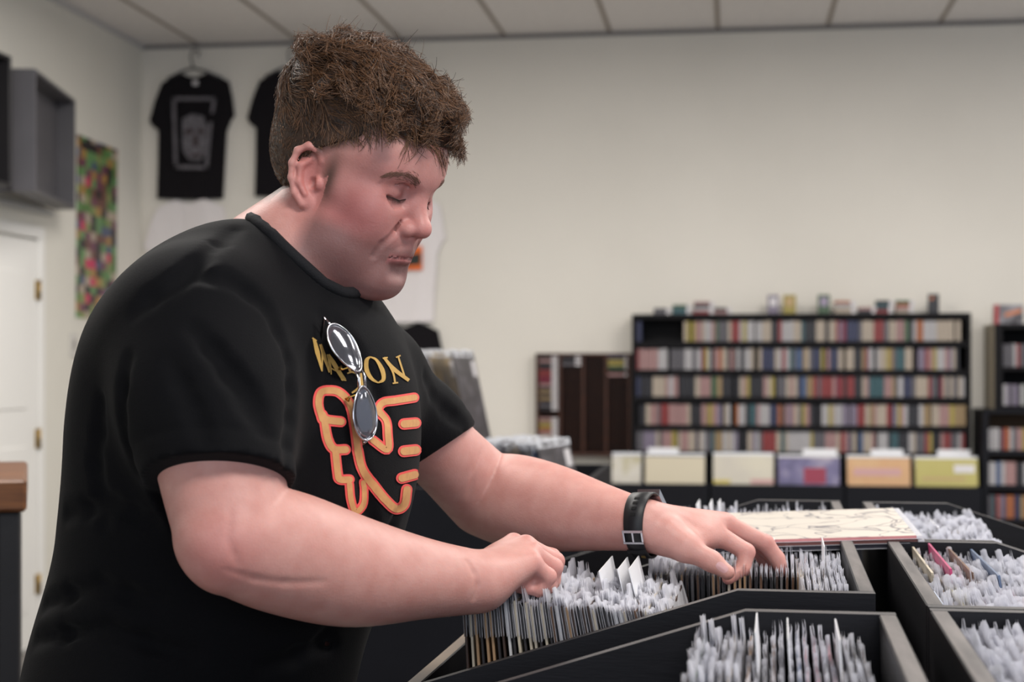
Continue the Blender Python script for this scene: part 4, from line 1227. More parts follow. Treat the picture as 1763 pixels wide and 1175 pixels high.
def make_body():
    lo, hi = BODY.bounds()
    lo[2] = max(lo[2], 0.80)
    V, Q = surface(BODY.ev, lo, hi, 0.0032)
    c = V[Q].mean(1)
    hq = W2H(c)
    pick = (hq[:, 2] > -.16) & (np.abs(hq).max(1) < .25)
    for w, m in ((WRR, 0.16), (WRL, 0.20)):
        pick |= ((np.abs(c - w).max(1) < m) & ((c - w) @ RGT > -.03))
    V, Fc = refine(V, Q, pick)
    sel = np.zeros(len(V), bool)
    hv = W2H(V)
    sel = (np.abs(hv).max(1) < .26)
    for w, m in ((WRR, 0.17), (WRL, 0.21)): sel |= np.abs(V - w).max(1) < m
    V[sel] = project(BODY.ev, V[sel])
    me = mesh_np('person', V, Fc, True)
    # skin tint: flushed cheeks, ear, nose and knuckles; beard stubble; cropped hair at the sides
    q = W2H(V); x, y, z = q.T
    base = np.array([.57, .300, .262]); col = np.tile(base, (len(V), 1))
    inhead = (np.abs(q).max(1) < .2)
    def blend(w, c):
        nonlocal col
        w = np.clip(w, 0, 1)[:, None] * inhead[:, None]
        col = col * (1 - w) + np.array(c) * w
    g = lambda c, r: np.exp(-(((q - np.array(c)) / np.array(r)) ** 2).sum(1))
    for sy in (-1, 1):
        blend(.95 * g((.050, sy * .056, -.022), (.038, .03, .036)), (.42, .105, .115))
        blend(.55 * g((.015, sy * .066, -.03), (.03, .03, .04)), (.46, .16, .15))
        blend(.75 * g((-.015, sy * .085, .004), (.03, .015, .04)), (.52, .165, .150))
        blend(.55 * g((.088, sy * .033, .016), (.012, .018, .010)), (.46, .20, .18))
        blend(.6 * g((.084, sy * .034, .0105), (.012, .017, .0020)), (.05, .03, .03))
    blend(.65 * g((.115, 0, -.016), (.02, .02, .014)), (.52, .19, .17))
    blend(.5 * np.clip((x - .0) / .05, 0, 1) * np.clip((.085 - z) / .04, 0, 1), (.43, .175, .165))
    n = (np.sin(x * 900 + 3 * np.sin(y * 700)) * np.sin(z * 1100 + y * 500)) * .5 + .5
    beard = np.clip((-.030 - z) / .02, 0, 1) * np.clip((z + .125) / .02, 0, 1) * np.clip((x + .005) / .02, 0, 1)
    beard = np.maximum(beard * np.clip(1.25 - 12 * np.sqrt(np.clip((x - .04) ** 2 + (z + .03) ** 2, 0, 1)) * 0 - g((.06, -.05, -.025), (.035, .04, .03)), 0, 1), 0)
    blend(beard * (.74), (.17, .095, .09))
    side = np.clip((hairline(q) + .014) / .016, 0, 1)
    burn = sum(g((.010, sy * .072, .008), (.012, .03, .034)) for sy in (-1, 1))
    ear = (CRAN.ev(q) > .0035) & (np.abs(x + .02) < .045) & (np.abs(z) < .048) & (np.abs(y) > .066) & (x < .008)
    blend(np.maximum(side * .85, burn * .95) * (np.abs(y) > .03) * (1 - ear), (.055, .035, .026))
    lips = np.clip(1 - np.abs(z + .0578 + .004 * (np.abs(y) / .025)) / .0095, 0, 1) * (np.abs(y) < .026) * (x > .080)
    blend(lips * 1.1, (.40, .15, .145))
    blend(.9 * np.exp(-((z + .0572 + np.abs(y) * .12) / .0014) ** 2) * (np.abs(y) < .026) * (x > .080), (.10, .04, .04))
    # hands and forearms: redder knuckles, ruddy elbow
    for p, r, w in [(b, .013, .5) for b in pipR + mcpR + pipL + mcpL] + [(t, .012, .6) for t in tipL + tipR] + [(P(372, 965, 1.62), .045, .6)]:
        k = w * np.exp(-(((V - p) / r) ** 2).sum(1))[:, None]
        col = col * (1 - k) + np.array([.58, .22, .20]) * k
    a = me.color_attributes.new('tint', 'FLOAT_COLOR', 'POINT')
    a.data.foreach_set('color', np.concatenate([col, np.ones((len(V), 1))], 1).astype(np.float32).ravel())
    m = bpy.data.materials.new('skin'); m.use_nodes = True; nt = m.node_tree; b = nt.nodes['Principled BSDF']
    at = nt.nodes.new('ShaderNodeVertexColor'); at.layer_name = 'tint'
    tc = nt.nodes.new('ShaderNodeTexCoord')
    n1 = nt.nodes.new('ShaderNodeTexNoise'); n1.inputs['Scale'].default_value = 38; n1.inputs['Detail'].default_value = 5
    nt.links.new(tc.outputs['Object'], n1.inputs['Vector'])
    mx = nt.nodes.new('ShaderNodeMix'); mx.data_type = 'RGBA'; mx.blend_type = 'MULTIPLY'
    cr = nt.nodes.new('ShaderNodeValToRGB')
    cr.color_ramp.elements[0].position = .3; cr.color_ramp.elements[0].color = (.86, .70, .68, 1)
    cr.color_ramp.elements[1].position = .7; cr.color_ramp.elements[1].color = (1.05, 1.05, 1.05, 1)
    nt.links.new(n1.outputs[0], cr.inputs[0]); mx.inputs[0].default_value = .6
    nt.links.new(at.outputs[0], mx.inputs[6]); nt.links.new(cr.outputs[0], mx.inputs[7]); nt.links.new(mx.outputs[2], b.inputs['Base Color'])
    b.inputs['Roughness'].default_value = .48
    b.inputs['Specular IOR Level'].default_value = .42
    b.inputs['Subsurface Weight'].default_value = .25
    b.inputs['Subsurface Radius'].default_value = (1, .3, .18); b.inputs['Subsurface Scale'].default_value = .008
    n2 = nt.nodes.new('ShaderNodeTexNoise'); n2.inputs['Scale'].default_value = 420; n2.inputs['Detail'].default_value = 2
    nt.links.new(tc.outputs['Object'], n2.inputs['Vector'])
    bp = nt.nodes.new('ShaderNodeBump'); bp.inputs['Strength'].default_value = .25; bp.inputs['Distance'].default_value = .0012
    nt.links.new(n2.outputs[0], bp.inputs['Height']); nt.links.new(bp.outputs[0], b.inputs['Normal'])
    o = link('person', me, m)
    return props(o, 'man in a black printed T-shirt leaning over the record crates, flipping sleeves', 'person')


PERSON = make_body()

# ---- T-shirt
HEMR0, HEMR1 = P(300, 560, 1.77), P(388, 805, 1.69)
HEML0, HEML1 = P(665, 640, 2.13), P(770, 778, 2.215)
SH = Sdf()
SH.pr += torso(0.0).pr
SH.chain([P(335, 570, 1.785), P(356, 690, 1.735), P(386, 830, 1.685)], [.090, .085, .077], .05)
SH.chain([SHL, SHL * .6 + ELL_ * .4, SHL * .3 + ELL_ * .7], [.072, .0615, .0575], .04)
CUT = (P(512, 466, 1.935), P(585, 335, 1.93), .080, .086)
SH.cone(*CUT, .006, 's')


def shirt_f(p):
    d = SH.ev(p)
    # cut the sleeves at their hems
    for o, a, rad in ((P(386, 822, 1.69), (ELR - SHR) / .27 - RGT * .22, .10), (P(762, 768, 2.21), RGT * .55 - UP * .84, .10)):
        a = a / np.linalg.norm(a)
        v = (p - o)
        t = v @ a.astype(np.float32)
        near = ((v * v).sum(1) < .30 ** 2)
        r = np.sqrt(np.clip((v * v).sum(1) - t * t, 0, None))
        d = d + np.where(r < rad, .0012 * np.exp(-((t + .026) / .0045) ** 2), 0)
        cut = np.minimum(t, rad - r)                       # > 0 beyond the hem, near the arm
        d = np.where(near, np.maximum(d, cut), d)
    return d


def make_shirt():
    lo, hi = SH.bounds(); lo[2] = max(lo[2], .84)
    V, Q = surface(shirt_f, lo, hi, .0045)
    me = quads_np('t_shirt', V, Q)
    o = link('t_shirt', me, mat('black_jersey', srgb(9, 9, 12), rough=.85, spec=.14, sheen=.02, bump=.25, bscale=600), PERSON)
    return o


def march(px, py):
    d = P(px, py, 1.0) - CAM; t = 1.3
    for _ in range(60):
        e = float(SH.ev((CAM + d * t)[None].astype(np.float32), False)[0])
        if e < .0006: break
        t += e * .9
    return CAM + d * t


FOLDS = [([(318, 468), (395, 478), (465, 530), (498, 610)], .006), ([(365, 600), (425, 690), (458, 738)], .006), ([(330, 560), (400, 640), (450, 700)], .005), ([(292, 620), (330, 700), (352, 760)], .005),
         ([(230, 535), (290, 492), (325, 470)], .006), ([(325, 470), (352, 438), (405, 392)], .005), ([(500, 620), (505, 720), (500, 800)], .007), ([(585, 555), (640, 640), (668, 720)], .004), ([(560, 545), (575, 640), (560, 720)], .004),
         ([(622, 800), (640, 880), (648, 930)], .005), ([(735, 650), (770, 705), (800, 730)], .005), ([(170, 690), (160, 800), (175, 900)], .006), ([(112, 885), (190, 870), (260, 900)], .007), ([(75, 1040), (170, 1010), (270, 1040)], .007), ([(60, 1100), (180, 1085), (330, 1130)], .007),
         ([(215, 620), (205, 720), (230, 810)], .006), ([(690, 880), (660, 960), (560, 1100)], .006), ([(640, 1090), (560, 1110), (460, 1150)], .006)]
for pth, r_ in FOLDS:
    w3 = [march(*q) for q in pth]; w3 = [w - (w - CAM) / np.linalg.norm(w - CAM) * .004 for w in w3]; r_ *= .75
    dense = []
    for a, b in zip(w3, w3[1:]): dense += [a, (a + b) / 2]
    dense.append(w3[-1]); n_ = len(dense)
    SH.chain(dense, [r_ * (.35 + .65 * math.sin(math.pi * (i + .5) / n_)) for i in range(n_)], .018, 's')
SHIRT = make_shirt()


# ---- hair: a lumpy mass of locks and fine strands over it
def make_hair():
    rng = np.random.default_rng(4)
    s = Sdf()
    s.ell((-.036, 0, .072), (.111, .087, .090), .01)
    s.ell((-.050, 0, .030), (.091, .0835, .080), .02)
    s.ell((-.032, 0, .104), (.096, .074, .051), .03)
    s.ell((-.020, 0, .050), (.1228, .0868, .1028), .006)
    s.ell((.036, 0, .058), (.0625, .0668, .0525), .02)
    s.ell((.034, 0, .116), (.056, .062, .032), .03)
    s.ell((-.070, 0, .104), (.069, .068, .053), .03)
    crown = np.array([-.118, .0, .128])
    def skin_pt(a, t):                                    # a: azimuth from the front, t: 0 crown .. 1 rim
        e = 1.15 * t
        dirv = np.array([math.sin(e) * math.cos(a) * 1.0 + .12 * t, math.sin(e) * math.sin(a), math.cos(e)])
        p = np.array([-.030, 0, .060])
        for r in np.linspace(.05, .2, 76):
            if s.ev((p + dirv * r)[None], False)[0] > 0: break
        return p + dirv * r
    locks = []
    for i in range(150):
        a = rng.uniform(-math.pi, math.pi); t = rng.uniform(.05, .82) ** .8
        p = skin_pt(a, t)
        fl = p - crown; fl[2] *= .3; fl /= np.linalg.norm(fl) + 1e-6
        fl = fl + np.array([.35, 0, 0]) + rng.normal(0, .45, 3) * np.array([1, 1, .5]); fl /= np.linalg.norm(fl)
        ctr = np.array([-.02, 0, .06])
        L = rng.uniform(.030, .055) * (1 if t < .75 else .6)
        pts, cur = [], p.copy()
        w = rng.normal(0, 1, 3)
        for k in range(4):
            pts.append(cur.copy())
            n = cur - ctr; n /= np.linalg.norm(n)
            st = fl - n * (fl @ n) * (1.0 if k else .3) + np.cross(n, fl) * w[0] * .5 * (k - 1)
            st /= np.linalg.norm(st)
            cur = cur + st * L / 3
            cur += n * (.0015 if k < 2 else -.001)
        r0 = rng.uniform(.0035, .0062)
        locks.append((pts, r0))
    for pts, r0 in locks:
        s.chain(pts, [r0, r0 * 1.05, r0 * .8, r0 * .3], .008)
    # the quiff over the forehead
    for i in range(34):
        y = rng.uniform(-.062, .062)
        p0 = np.array([.052 + rng.uniform(-.02, .015) - abs(y) * .25, y, .134 - y * y * 5.0 + rng.uniform(-.006, .010)])
        x1 = .080 - y * y * 7 + rng.uniform(-.012, .012)
        p1 = np.array([x1, y * 1.05 + rng.normal(0, .006), .128 - y * y * 4 + rng.uniform(-.012, .008)])
        p2 = p1 + np.array([.008 + rng.uniform(-.006, .006), rng.normal(0, .008), -.022 + rng.uniform(-.008, .006)])
        p3 = p2 + np.array([-.008 + rng.uniform(-.006, .004), rng.normal(0, .010), -.014 + rng.uniform(-.008, .006)])
        r = rng.uniform(.005, .0085)
        s.chain([p0, p1, p2, p3], [r, r, r * .75, r * .25], .005)
    for y0 in (-.046, -.034, -.050, -.022, -.010, .004, .02):       # curls that fall on the near temple and forehead
        p0 = np.array([.066 - y0 * y0 * 9, y0, .126]); rr = rng.uniform(.0035, .0052)
        zl = rng.uniform(.026, .040)
        pts = [p0, p0 + [.018, -.004, -.008], p0 + [.026, -.003 + rng.normal(0, .003), -.020], p0 + [.022, rng.normal(0, .004), -zl]]
        s.chain(pts, [rr, rr, rr * .8, rr * .35], .004)
    def f(q):
        d = s.ev(q)
        hl = hairline(q)
        # close-cropped towards the lower rim: only the deep mass is trimmed, locks may hang over
        top = (q[:, 2] > .088) & (q[:, 0] > .035)
        trim = np.maximum(d, -hl)
        lk = d
        return np.where(top, np.maximum(d, -(q[:, 2] - .068) ), trim)
    V, Q = surface(f, [-.17, -.11, -.07], [.15, .11, .21], .0021)
    me = quads_np('hair', H2W(V), Q)
    mh = mat('brown_hair', srgb(68, 47, 34), rough=.5, spec=.4, var_col=srgb(40, 28, 22), vscale=60, bump=.9, bscale=260)
    ho = link('hair', me, mh, PERSON)
    # strands
    me.update()
    VN = np.zeros((len(V), 3)); 
    a, b, c = V[Q[:, 0]], V[Q[:, 1]], V[Q[:, 2]]
    fn = np.cross(b - a, c - a)
    for j in range(4): np.add.at(VN, Q[:, j], fn)
    VN /= np.linalg.norm(VN, axis=1, keepdims=True) + 1e-9
    hl = hairline(V)
    ok = np.nonzero((CRAN.ev(V.astype(np.float32)) > .001) | (V[:, 2] > .12))[0]
    N, K = 9500, 8
    pick = rng.choice(ok, N)
    P0 = V[pick] + rng.normal(0, .0008, (N, 3)); n = VN[pick]
    flow = P0 - crown; flow[:, 2] *= .4
    flow /= np.linalg.norm(flow, axis=1, keepdims=True) + 1e-9
    flow = flow + np.array([.3, 0, 0]) * (P0[:, 2:3] > .09)
    side = np.clip((P0[:, 2] - .045) / .06, 0, 1)
    flow[:, 2] -= (1 - side) * .9
    X_, Y_, Z_ = P0.T                                                 # neighbouring hairs wave together
    ph = 2.2 * np.sin(74 * X_ + 52 * Y_) + 2.0 * np.sin(88 * Y_ - 40 * Z_ + 1.3) + 1.6 * np.sin(66 * Z_ + 31 * X_ + .4)
    tw = np.cross(n, flow)
    L = (.005 + .042 * side ** 1.3) * rng.uniform(.6, 1.25, N)
    jit = rng.normal(0, .16, N); off = .0005 + .0055 * rng.random(N) ** 1.6 * side ** 2
    tt = np.linspace(0, 1, K)
    pts = np.empty((N, K, 3)); p = P0.copy(); pts[:, 0] = p
    fs = lambda q: in_cells(s.ev, q, .04)
    for k in range(1, K):                                             # combed along the mass, step by step
        q = p.astype(np.float32); d = fs(q)
        if k in (1, 3, 5):
            g = np.stack([fs(q + np.eye(3, dtype=np.float32)[i] * .0012) - d for i in range(3)], -1)
            g /= np.linalg.norm(g, axis=1, keepdims=True) + 1e-6
        v = p - crown; v[:, 2] *= .45; v /= np.linalg.norm(v, axis=1, keepdims=True) + 1e-9
        v[:, 0] += .35 * (p[:, 2] > .08); v[:, 2] -= (1 - side) * .9
        v -= g * (v * g).sum(1, keepdims=True); v /= np.linalg.norm(v, axis=1, keepdims=True) + 1e-9
        w = np.cross(g, v)
        ang = .55 * np.sin(ph) + jit + .8 * (k / K) * np.sin(ph * 1.7 + 1)
        st = v * np.cos(ang)[:, None] + w * np.sin(ang)[:, None]
        p = p + st * (L / (K - 1))[:, None]
        pull = (.30 if k < 3 else .6) if k < K - 2 else .15
        p = p - g * ((d - off) * pull)[:, None]
        pts[:, k] = p
    # loose wisps standing off the crown and forehead
    M = 90
    wi = rng.choice(np.nonzero((V[:, 2] > .14))[0], M)
    wp = np.empty((M, K, 3)); d0 = VN[wi] + rng.normal(0, .5, (M, 3)) + np.array([-.25, 0, .1]); d0 /= np.linalg.norm(d0, axis=1, keepdims=True)
    side2 = np.cross(d0, rng.normal(0, 1, (M, 3))); LL = rng.uniform(.012, .034, M)
    for k, t in enumerate(tt):
        wp[:, k] = V[wi] + (d0 * t + side2 * (t * t * .55)) * LL[:, None]
    pts = np.concatenate([pts, wp]); N = len(pts)
    hc = bpy.data.hair_curves.new('hair_strands')
    hc.add_curves([K] * N)
    hc.position_data.foreach_set('vector', H2W(pts.reshape(-1, 3)).astype(np.float32).ravel())
    rad = np.tile(np.linspace(.00042, .00018, K), N).astype(np.float32)
    ra = hc.attributes.get('radius') or hc.attributes.new('radius', 'FLOAT', 'POINT')
    ra.data.foreach_set('value', rad)
    m = bpy.data.materials.new('hair_strand'); m.use_nodes = True; nt = m.node_tree; b = nt.nodes['Principled BSDF']
    hi = nt.nodes.new('ShaderNodeHairInfo'); cr = nt.nodes.new('ShaderNodeValToRGB')
    cr.color_ramp.elements[0].color = srgb(44, 30, 23); cr.color_ramp.elements[1].color = srgb(122, 86, 59)
    nt.links.new(hi.outputs['Random'], cr.inputs[0]); nt.links.new(cr.outputs[0], b.inputs['Base Color'])
    b.inputs['Roughness'].default_value = .42; b.inputs['Specular IOR Level'].default_value = .5
    hc.materials.append(m)
    so = bpy.data.objects.new('hair_strands', hc); COL.objects.link(so); so.parent = ho
    props(so, kind='stuff')
    return ho


HAIR = make_hair()


# ---- eyes, lashes, brows
dg = bpy.context.evaluated_depsgraph_get()


def bvh_of(o):
    me = o.data
    return BVHTree.FromPolygons([v.co[:] for v in me.vertices], [p.vertices[:] for p in me.polygons])


BODY_T = bvh_of(PERSON)
SHIRT_T = bvh_of(SHIRT)


def on_body(q):
    p, n, i, d = BODY_T.find_nearest(Vector(H2W(q)))
    return np.array(p), np.array(n)


rngf = random.Random(9)
for sy in (-1, 1):
    # lashes of the lowered upper lid
    mb = MB()
    path = [(.0875, sy * .0195, .0150), (.0880, sy * .025, .0120), (.0872, sy * .031, .0102), (.0840, sy * .0385, .0102), (.0770, sy * .0470, .0125)]
    pp = [on_body(q) for q in path]
    mb.tube([p + n * .0003 for p, n in pp], [.0003, .0005, .0006, .0006, .0004], 6)
    for i in range(22):
        t = i / 21 * (len(path) - 1.001); k = int(t); u = t - k
        p = pp[k][0] * (1 - u) + pp[k + 1][0] * u; n = pp[k][1] * (1 - u) + pp[k + 1][1] * u
        dn = n * .0060 - HM[2] * .0042 + HM[1] * sy * .0014 * (t - 1)
        mb.tube([p, p + dn * .55, p + dn + HM[2] * .0008], [.00035, .00028, .0001], 4, cap=False)
    mb.build('eyelashes', mat('dark_lash', srgb(46, 30, 26), rough=.7), PERSON)
    # eyeball behind the lids
    eb = MB(); c = Vector(H2W((.0695, sy * .0325, .0200)))
    bmesh.ops.create_uvsphere(eb.bm, u_segments=24, v_segments=16, radius=.0128)
    for v in eb.bm.verts: v.co += c
    for f in eb.bm.faces: f.smooth = True
    eb.build('eye', mat('eye_white', srgb(205, 190, 185), rough=.15), PERSON)
    # brow hairs
    mb = MB()
    arc = [(.0960, sy * .0165, .0395), (.0940, sy * .024, .0430), (.0880, sy * .034, .0460), (.0780, sy * .044, .0455), (.0690, sy * .052, .0410)]
    for i in range(260):
        t = rngf.random() ** .8 * 3.99; k = int(t); u = t - k
        q = np.array(arc[k]) * (1 - u) + np.array(arc[k + 1]) * u
        q = q + np.array([0, 0, rngf.gauss(0, .0026 - .0004 * t)])
        p, n = on_body(q)
        dv = np.array(arc[k + 1]) - np.array(arc[k]); dv /= np.linalg.norm(dv)
        d = dv @ HM * .0062 + HM[2] * (.0026 - .0016 * t) + n * .0006
        mb.tube([p - n * .0003, p + d * .5 + n * .0007, p + d], [.00034, .0003, .0001], 3, cap=False)
    mb.build('eyebrow', mat('brow_hair', srgb(112, 78, 66), rough=.6), PERSON)


# ---- things on the shirt
def shirt_hit(px, py):
    d = P(px, py, 1.0) - CAM
    h = SHIRT_T.ray_cast(Vector(CAM), Vector(d).normalized())
    return (np.array(h[0]), np.array(h[1])) if h[0] is not None else (None, None)


def smooth_path(pts, n=7):
    pts = np.array(pts, float); out = []
    P_ = np.concatenate([[2 * pts[0] - pts[1]], pts, [2 * pts[-1] - pts[-2]]])
    for i in range(1, len(P_) - 2):
        for t in np.linspace(0, 1, n, endpoint=False):
            a, b, c, d = P_[i - 1:i + 3]
            out.append(.5 * ((2 * b) + (c - a) * t + (2 * a - 5 * b + 4 * c - d) * t * t + (3 * b - a - 3 * c + d) * t ** 3))
    out.append(pts[-1]); return np.array(out)


def ribbon(mb, path, w, lift, curved=True, cap=True):
    """a printed stroke laid on the shirt: path and width in frame pixels"""
    p = smooth_path(path) if curved and len(path) > 2 else np.array([np.array(path[0]) + (np.array(path[-1]) - path[0]) * t for t in np.linspace(0, 1, 9)]) if len(path) == 2 else np.array(path, float)
    ww = np.interp(np.linspace(0, 1, len(p)), np.linspace(0, 1, len(w)), w) if hasattr(w, '__len__') else np.full(len(p), w)
    tg = np.gradient(p, axis=0); tg /= np.linalg.norm(tg, axis=1, keepdims=True) + 1e-9
    nn = np.stack([-tg[:, 1], tg[:, 0]], -1)
    if cap:                                              # rounded ends
        s0 = [(p[0] - tg[0] * ww[0] * .5 * math.sin(a), nn[0], ww[0] * math.cos(a)) for a in (1.5, 1.2, .8, .4)]
        s1 = [(p[-1] + tg[-1] * ww[-1] * .5 * math.sin(a), nn[-1], ww[-1] * math.cos(a)) for a in (.4, .8, 1.2, 1.5)]
    else: s0 = s1 = []
    st = s0 + list(zip(p, nn, ww)) + s1
    rows = []
    for c, n, w_ in st:
        row = []
        for u in (-.5, -.25, 0, .25, .5):
            q = c + n * u * w_
            h, hn = shirt_hit(*q)
            row.append(None if h is None else mb.bm.verts.new(h + hn * lift))
        rows.append(row)
    for r0, r1 in zip(rows, rows[1:]):
        for i in range(4):
            q = (r0[i], r0[i + 1], r1[i + 1], r1[i])
            if any(v is None for v in q): continue
            if max((q[0].co - q[2].co).length, (q[1].co - q[3].co).length) > .05: continue
            try: mb.bm.faces.new(q).smooth = True
            except ValueError: pass


ZP = lambda L: [(480 + x / 2.7975, 500 + y / 2.7975) for x, y in L]
EMBLEM = [
    # left wing
    ([(378, 790), (362, 660), (340, 556), (292, 496), (238, 484), (198, 494), (186, 548), (205, 622)], 36),
    ([(205, 600), (228, 625), (296, 634)], 38), ([(215, 620), (232, 715), (262, 765), (318, 768)], 38),
    ([(268, 770), (280, 880), (290, 910), (336, 912)], 36),
    ([(336, 935), (344, 1010), (366, 1066), (402, 1030), (408, 965), (404, 925)], 30),
    # shaft through the middle and the right loop
    ([(376, 770), (398, 860), (450, 935), (510, 1010), (560, 1052), (600, 1030), (612, 960)], 40),
    ([(448, 722), (518, 768), (520, 692), (512, 628), (476, 580), (500, 542), (560, 532), (648, 518)], 34),
    # feathers of the right wing
    ([(598, 645), (655, 640)], 40), ([(598, 776), (655, 770)], 42), ([(588, 905), (650, 888)], 40),
]
tan_m, red_m = mat('tan_ink', srgb(206, 152, 98), rough=.8, var=.12, vscale=120), mat('coral_ink', srgb(226, 84, 80), rough=.8)
for pth, w in EMBLEM:
    PR = MB(); ribbon(PR, ZP(pth), (w + 15) / 2.7975, .0012); PR.build('emblem_outline', red_m, SHIRT)
    PT = MB(); ribbon(PT, ZP(pth), (w - 4) / 2.7975, .0018); PT.build('emblem_stroke', tan_m, SHIRT)
LETTERS = {
    'W': [([(166, 238), (182, 300), (204, 392)], [14, 22, 6]), ([(204, 390), (205, 320), (200, 268)], [5, 8, 8]), ([(196, 262), (214, 320), (240, 398)], [12, 20, 5]), ([(240, 396), (238, 350), (230, 312)], [5, 7, 7]), ([(158, 232), (178, 246)], 7)],
    'A': [([(238, 312), (262, 352), (312, 434)], [8, 22, 20]), ([(240, 316), (246, 360), (250, 408)], [5, 6, 6]), ([(248, 376), (286, 396)], 6), ([(298, 432), (322, 436)], 6)],
    'Y': [([(326, 402), (352, 396), (376, 410)], [6, 8, 6]), ([(318, 340), (344, 400)], [14, 10])],
    'L': [([(388, 402), (396, 450), (402, 480)], [14, 14, 10]), ([(348, 496), (366, 484), (380, 470)], [8, 10, 8])],
    'O': [([(436, 322), (420, 340), (420, 385), (442, 425), (476, 446)], [8, 20, 24, 18, 6]), ([(436, 322), (466, 338), (494, 386), (500, 430), (476, 446)], [6, 12, 22, 18, 6])],
    'N': [([(502, 326), (548, 380), (622, 436)], [12, 20, 16]), ([(520, 350), (546, 400), (556, 448)], [8, 9, 9]), ([(570, 320), (586, 370), (606, 432)], [8, 9, 8]), ([(496, 330), (520, 326)], 7), ([(544, 450), (570, 446)], 7), ([(560, 326), (582, 316)], 7)],
}
gold_m = mat('gold_ink', srgb(190, 152, 82), rough=.8, var=.15, vscale=150)
for ch, strokes in LETTERS.items():
    lb = MB()
    for pth, w in strokes: ribbon(lb, ZP(pth), (np.array(w) if hasattr(w, '__len__') else w) / 2.7975 * np.array([1.0] * (len(w) if hasattr(w, '__len__') else 1)) if hasattr(w, '__len__') else w / 2.7975, .0014, cap=False)
    lb.build('shirt_letter', gold_m, SHIRT)
# collar rib round the neck opening
ca, cb_, cra, crb = CUT
ax = (cb_ - ca) / np.linalg.norm(cb_ - ca); e1 = np.cross(ax, FWD); e1 /= np.linalg.norm(e1); e2 = np.cross(ax, e1)
TO = torso(0.0)
ring = []
for k in range(64):
    a = 2 * math.pi * k / 64; rd = e1 * math.cos(a) + e2 * math.sin(a)
    best = None
    for t in np.linspace(-1.3, 1.2, 160):
        p = ca + (rd * math.cos(t) + ax * math.sin(t)) * cra if t < 0 else ca + rd * cra + ax * t * .12
        if TO.ev(p[None], False)[0] > 0: best = p; break
    if best is not None: ring.append(best)
mb = MB(); ring.append(ring[0]); ring.append(ring[1])
mb.tube([Vector(p) for p in ring], .0075, 8, cap=False).build('collar', mat('black_rib', srgb(24, 24, 27), rough=.85, spec=.3, bump=.4, bscale=500), SHIRT)

# ---- trousers and shoes (below the frame)
PM = Sdf()
hipc = P(318, 1240, 1.955)
for sd in (-1, 1):
    hj = hipc + TM[1] * .105 * sd; hj[2] = .86
    kn = hj + TM[0] * .03; kn[2] = .48
    an = hj - TM[0] * .02; an[2] = .11
    PM.cone(hj, kn, .105, .078, .03).cone(kn, an, .078, .066, .03)
PM.ell(np.array([hipc[0], hipc[1], .90]), (.150, .185, .12), .04, 'u', TM)
Vp, Qp = surface(PM.ev, *PM.bounds(), .012)
link('trousers', quads_np('trousers', Vp, Qp), mat('dark_denim', srgb(28, 30, 40), rough=.9, bump=.3, bscale=400), PERSON)
for sd in (-1, 1):
    fo = hipc + TM[1] * .105 * sd
    S_ = Sdf(); b0 = fo - TM[0] * .04; b1 = fo + TM[0] * .15; b0[2] = .05; b1[2] = .038
    S_.cone(b0, b1, .046, .036, .02).cone(np.array([b0[0], b0[1], .06]), np.array([b0[0], b0[1], .12]), .042, .044, .02)
    Vs, Qs = surface(lambda p: np.maximum(S_.ev(p), .0 - p[:, 2]), *S_.bounds(), .008)
    link('shoe', quads_np('shoe', Vs, Qs), mat('black_leather', srgb(25, 24, 24), rough=.5), PERSON)


# ------------------------------------------------------------------ his watch and the sunglasses at his collar
wa = (WRL - ELL_) / np.linalg.norm(WRL - ELL_)
wu = UP - wa * (wa @ UP); wu /= np.linalg.norm(wu); wv2 = np.cross(wu, wa)           # wv2: towards the camera side
if wv2 @ FWD > 0: wv2 = -wv2
wa_t = wa * math.cos(R(14)) + wu * math.sin(R(14)) * .6 - wv2 * .12; wa_t /= np.linalg.norm(wa_t)
wu2 = wu - wa_t * (wa_t @ wu); wu2 /= np.linalg.norm(wu2); wv3 = wv2 - wa_t * (wa_t @ wv2) - wu2 * (wu2 @ wv2); wv3 /= np.linalg.norm(wv3)
wc = P(1110, 905, 2.13)
def wring(phi, r, s): return wc + wu2 * (math.cos(phi) * r * 1.0) + wv3 * (math.sin(phi) * r * .93) + wa_t * s
watch = props(empty('wrist_watch', wc), 'black rubber wrist watch with a silver buckle on his left wrist', 'watch')
def wlink(mb, name, m):
    o = mb.build(name, m, watch); o.matrix_parent_inverse = Matrix.Translation(-watch.location); return o
mb = MB(); NS = 56; loops = []
for k in range(NS):
    ph = 2 * math.pi * k / NS
    w = .0135 + .0018 * math.cos(ph)
    lp = [wring(ph, r_, s_) for r_, s_ in ((.0418, -w), (.0448, -w * .96), (.0454, 0), (.0448, w * .96), (.0418, w), (.0415, 0))]
    loops.append([mb.bm.verts.new(Vector(p)) for p in lp])
for k in range(NS):
    a_, b_ = loops[k], loops[(k + 1) % NS]
    for j in range(6): mb.bm.faces.new((a_[j], a_[(j + 1) % 6], b_[(j + 1) % 6], b_[j])).smooth = True
wlink(mb, 'strap', mat('black_rubber', srgb(26, 26, 29), rough=.45, spec=.4))
def wbox(mb, ph, r0_, r1_, s0, s1, dphi):
    r0_ += .0018; r1_ += .0018
    pts = []
    for r_ in (r0_, r1_):
        for s_ in (s0, s1):
            for d_ in (-dphi, dphi): pts.append(Vector(wring(ph + d_, r_, s_)))
    v = [mb.bm.verts.new(p) for p in pts]
    for q in ((0, 1, 3, 2), (4, 6, 7, 5), (0, 4, 5, 1), (2, 3, 7, 6), (0, 2, 6, 4), (1, 5, 7, 3)): mb.bm.faces.new([v[i] for i in q])
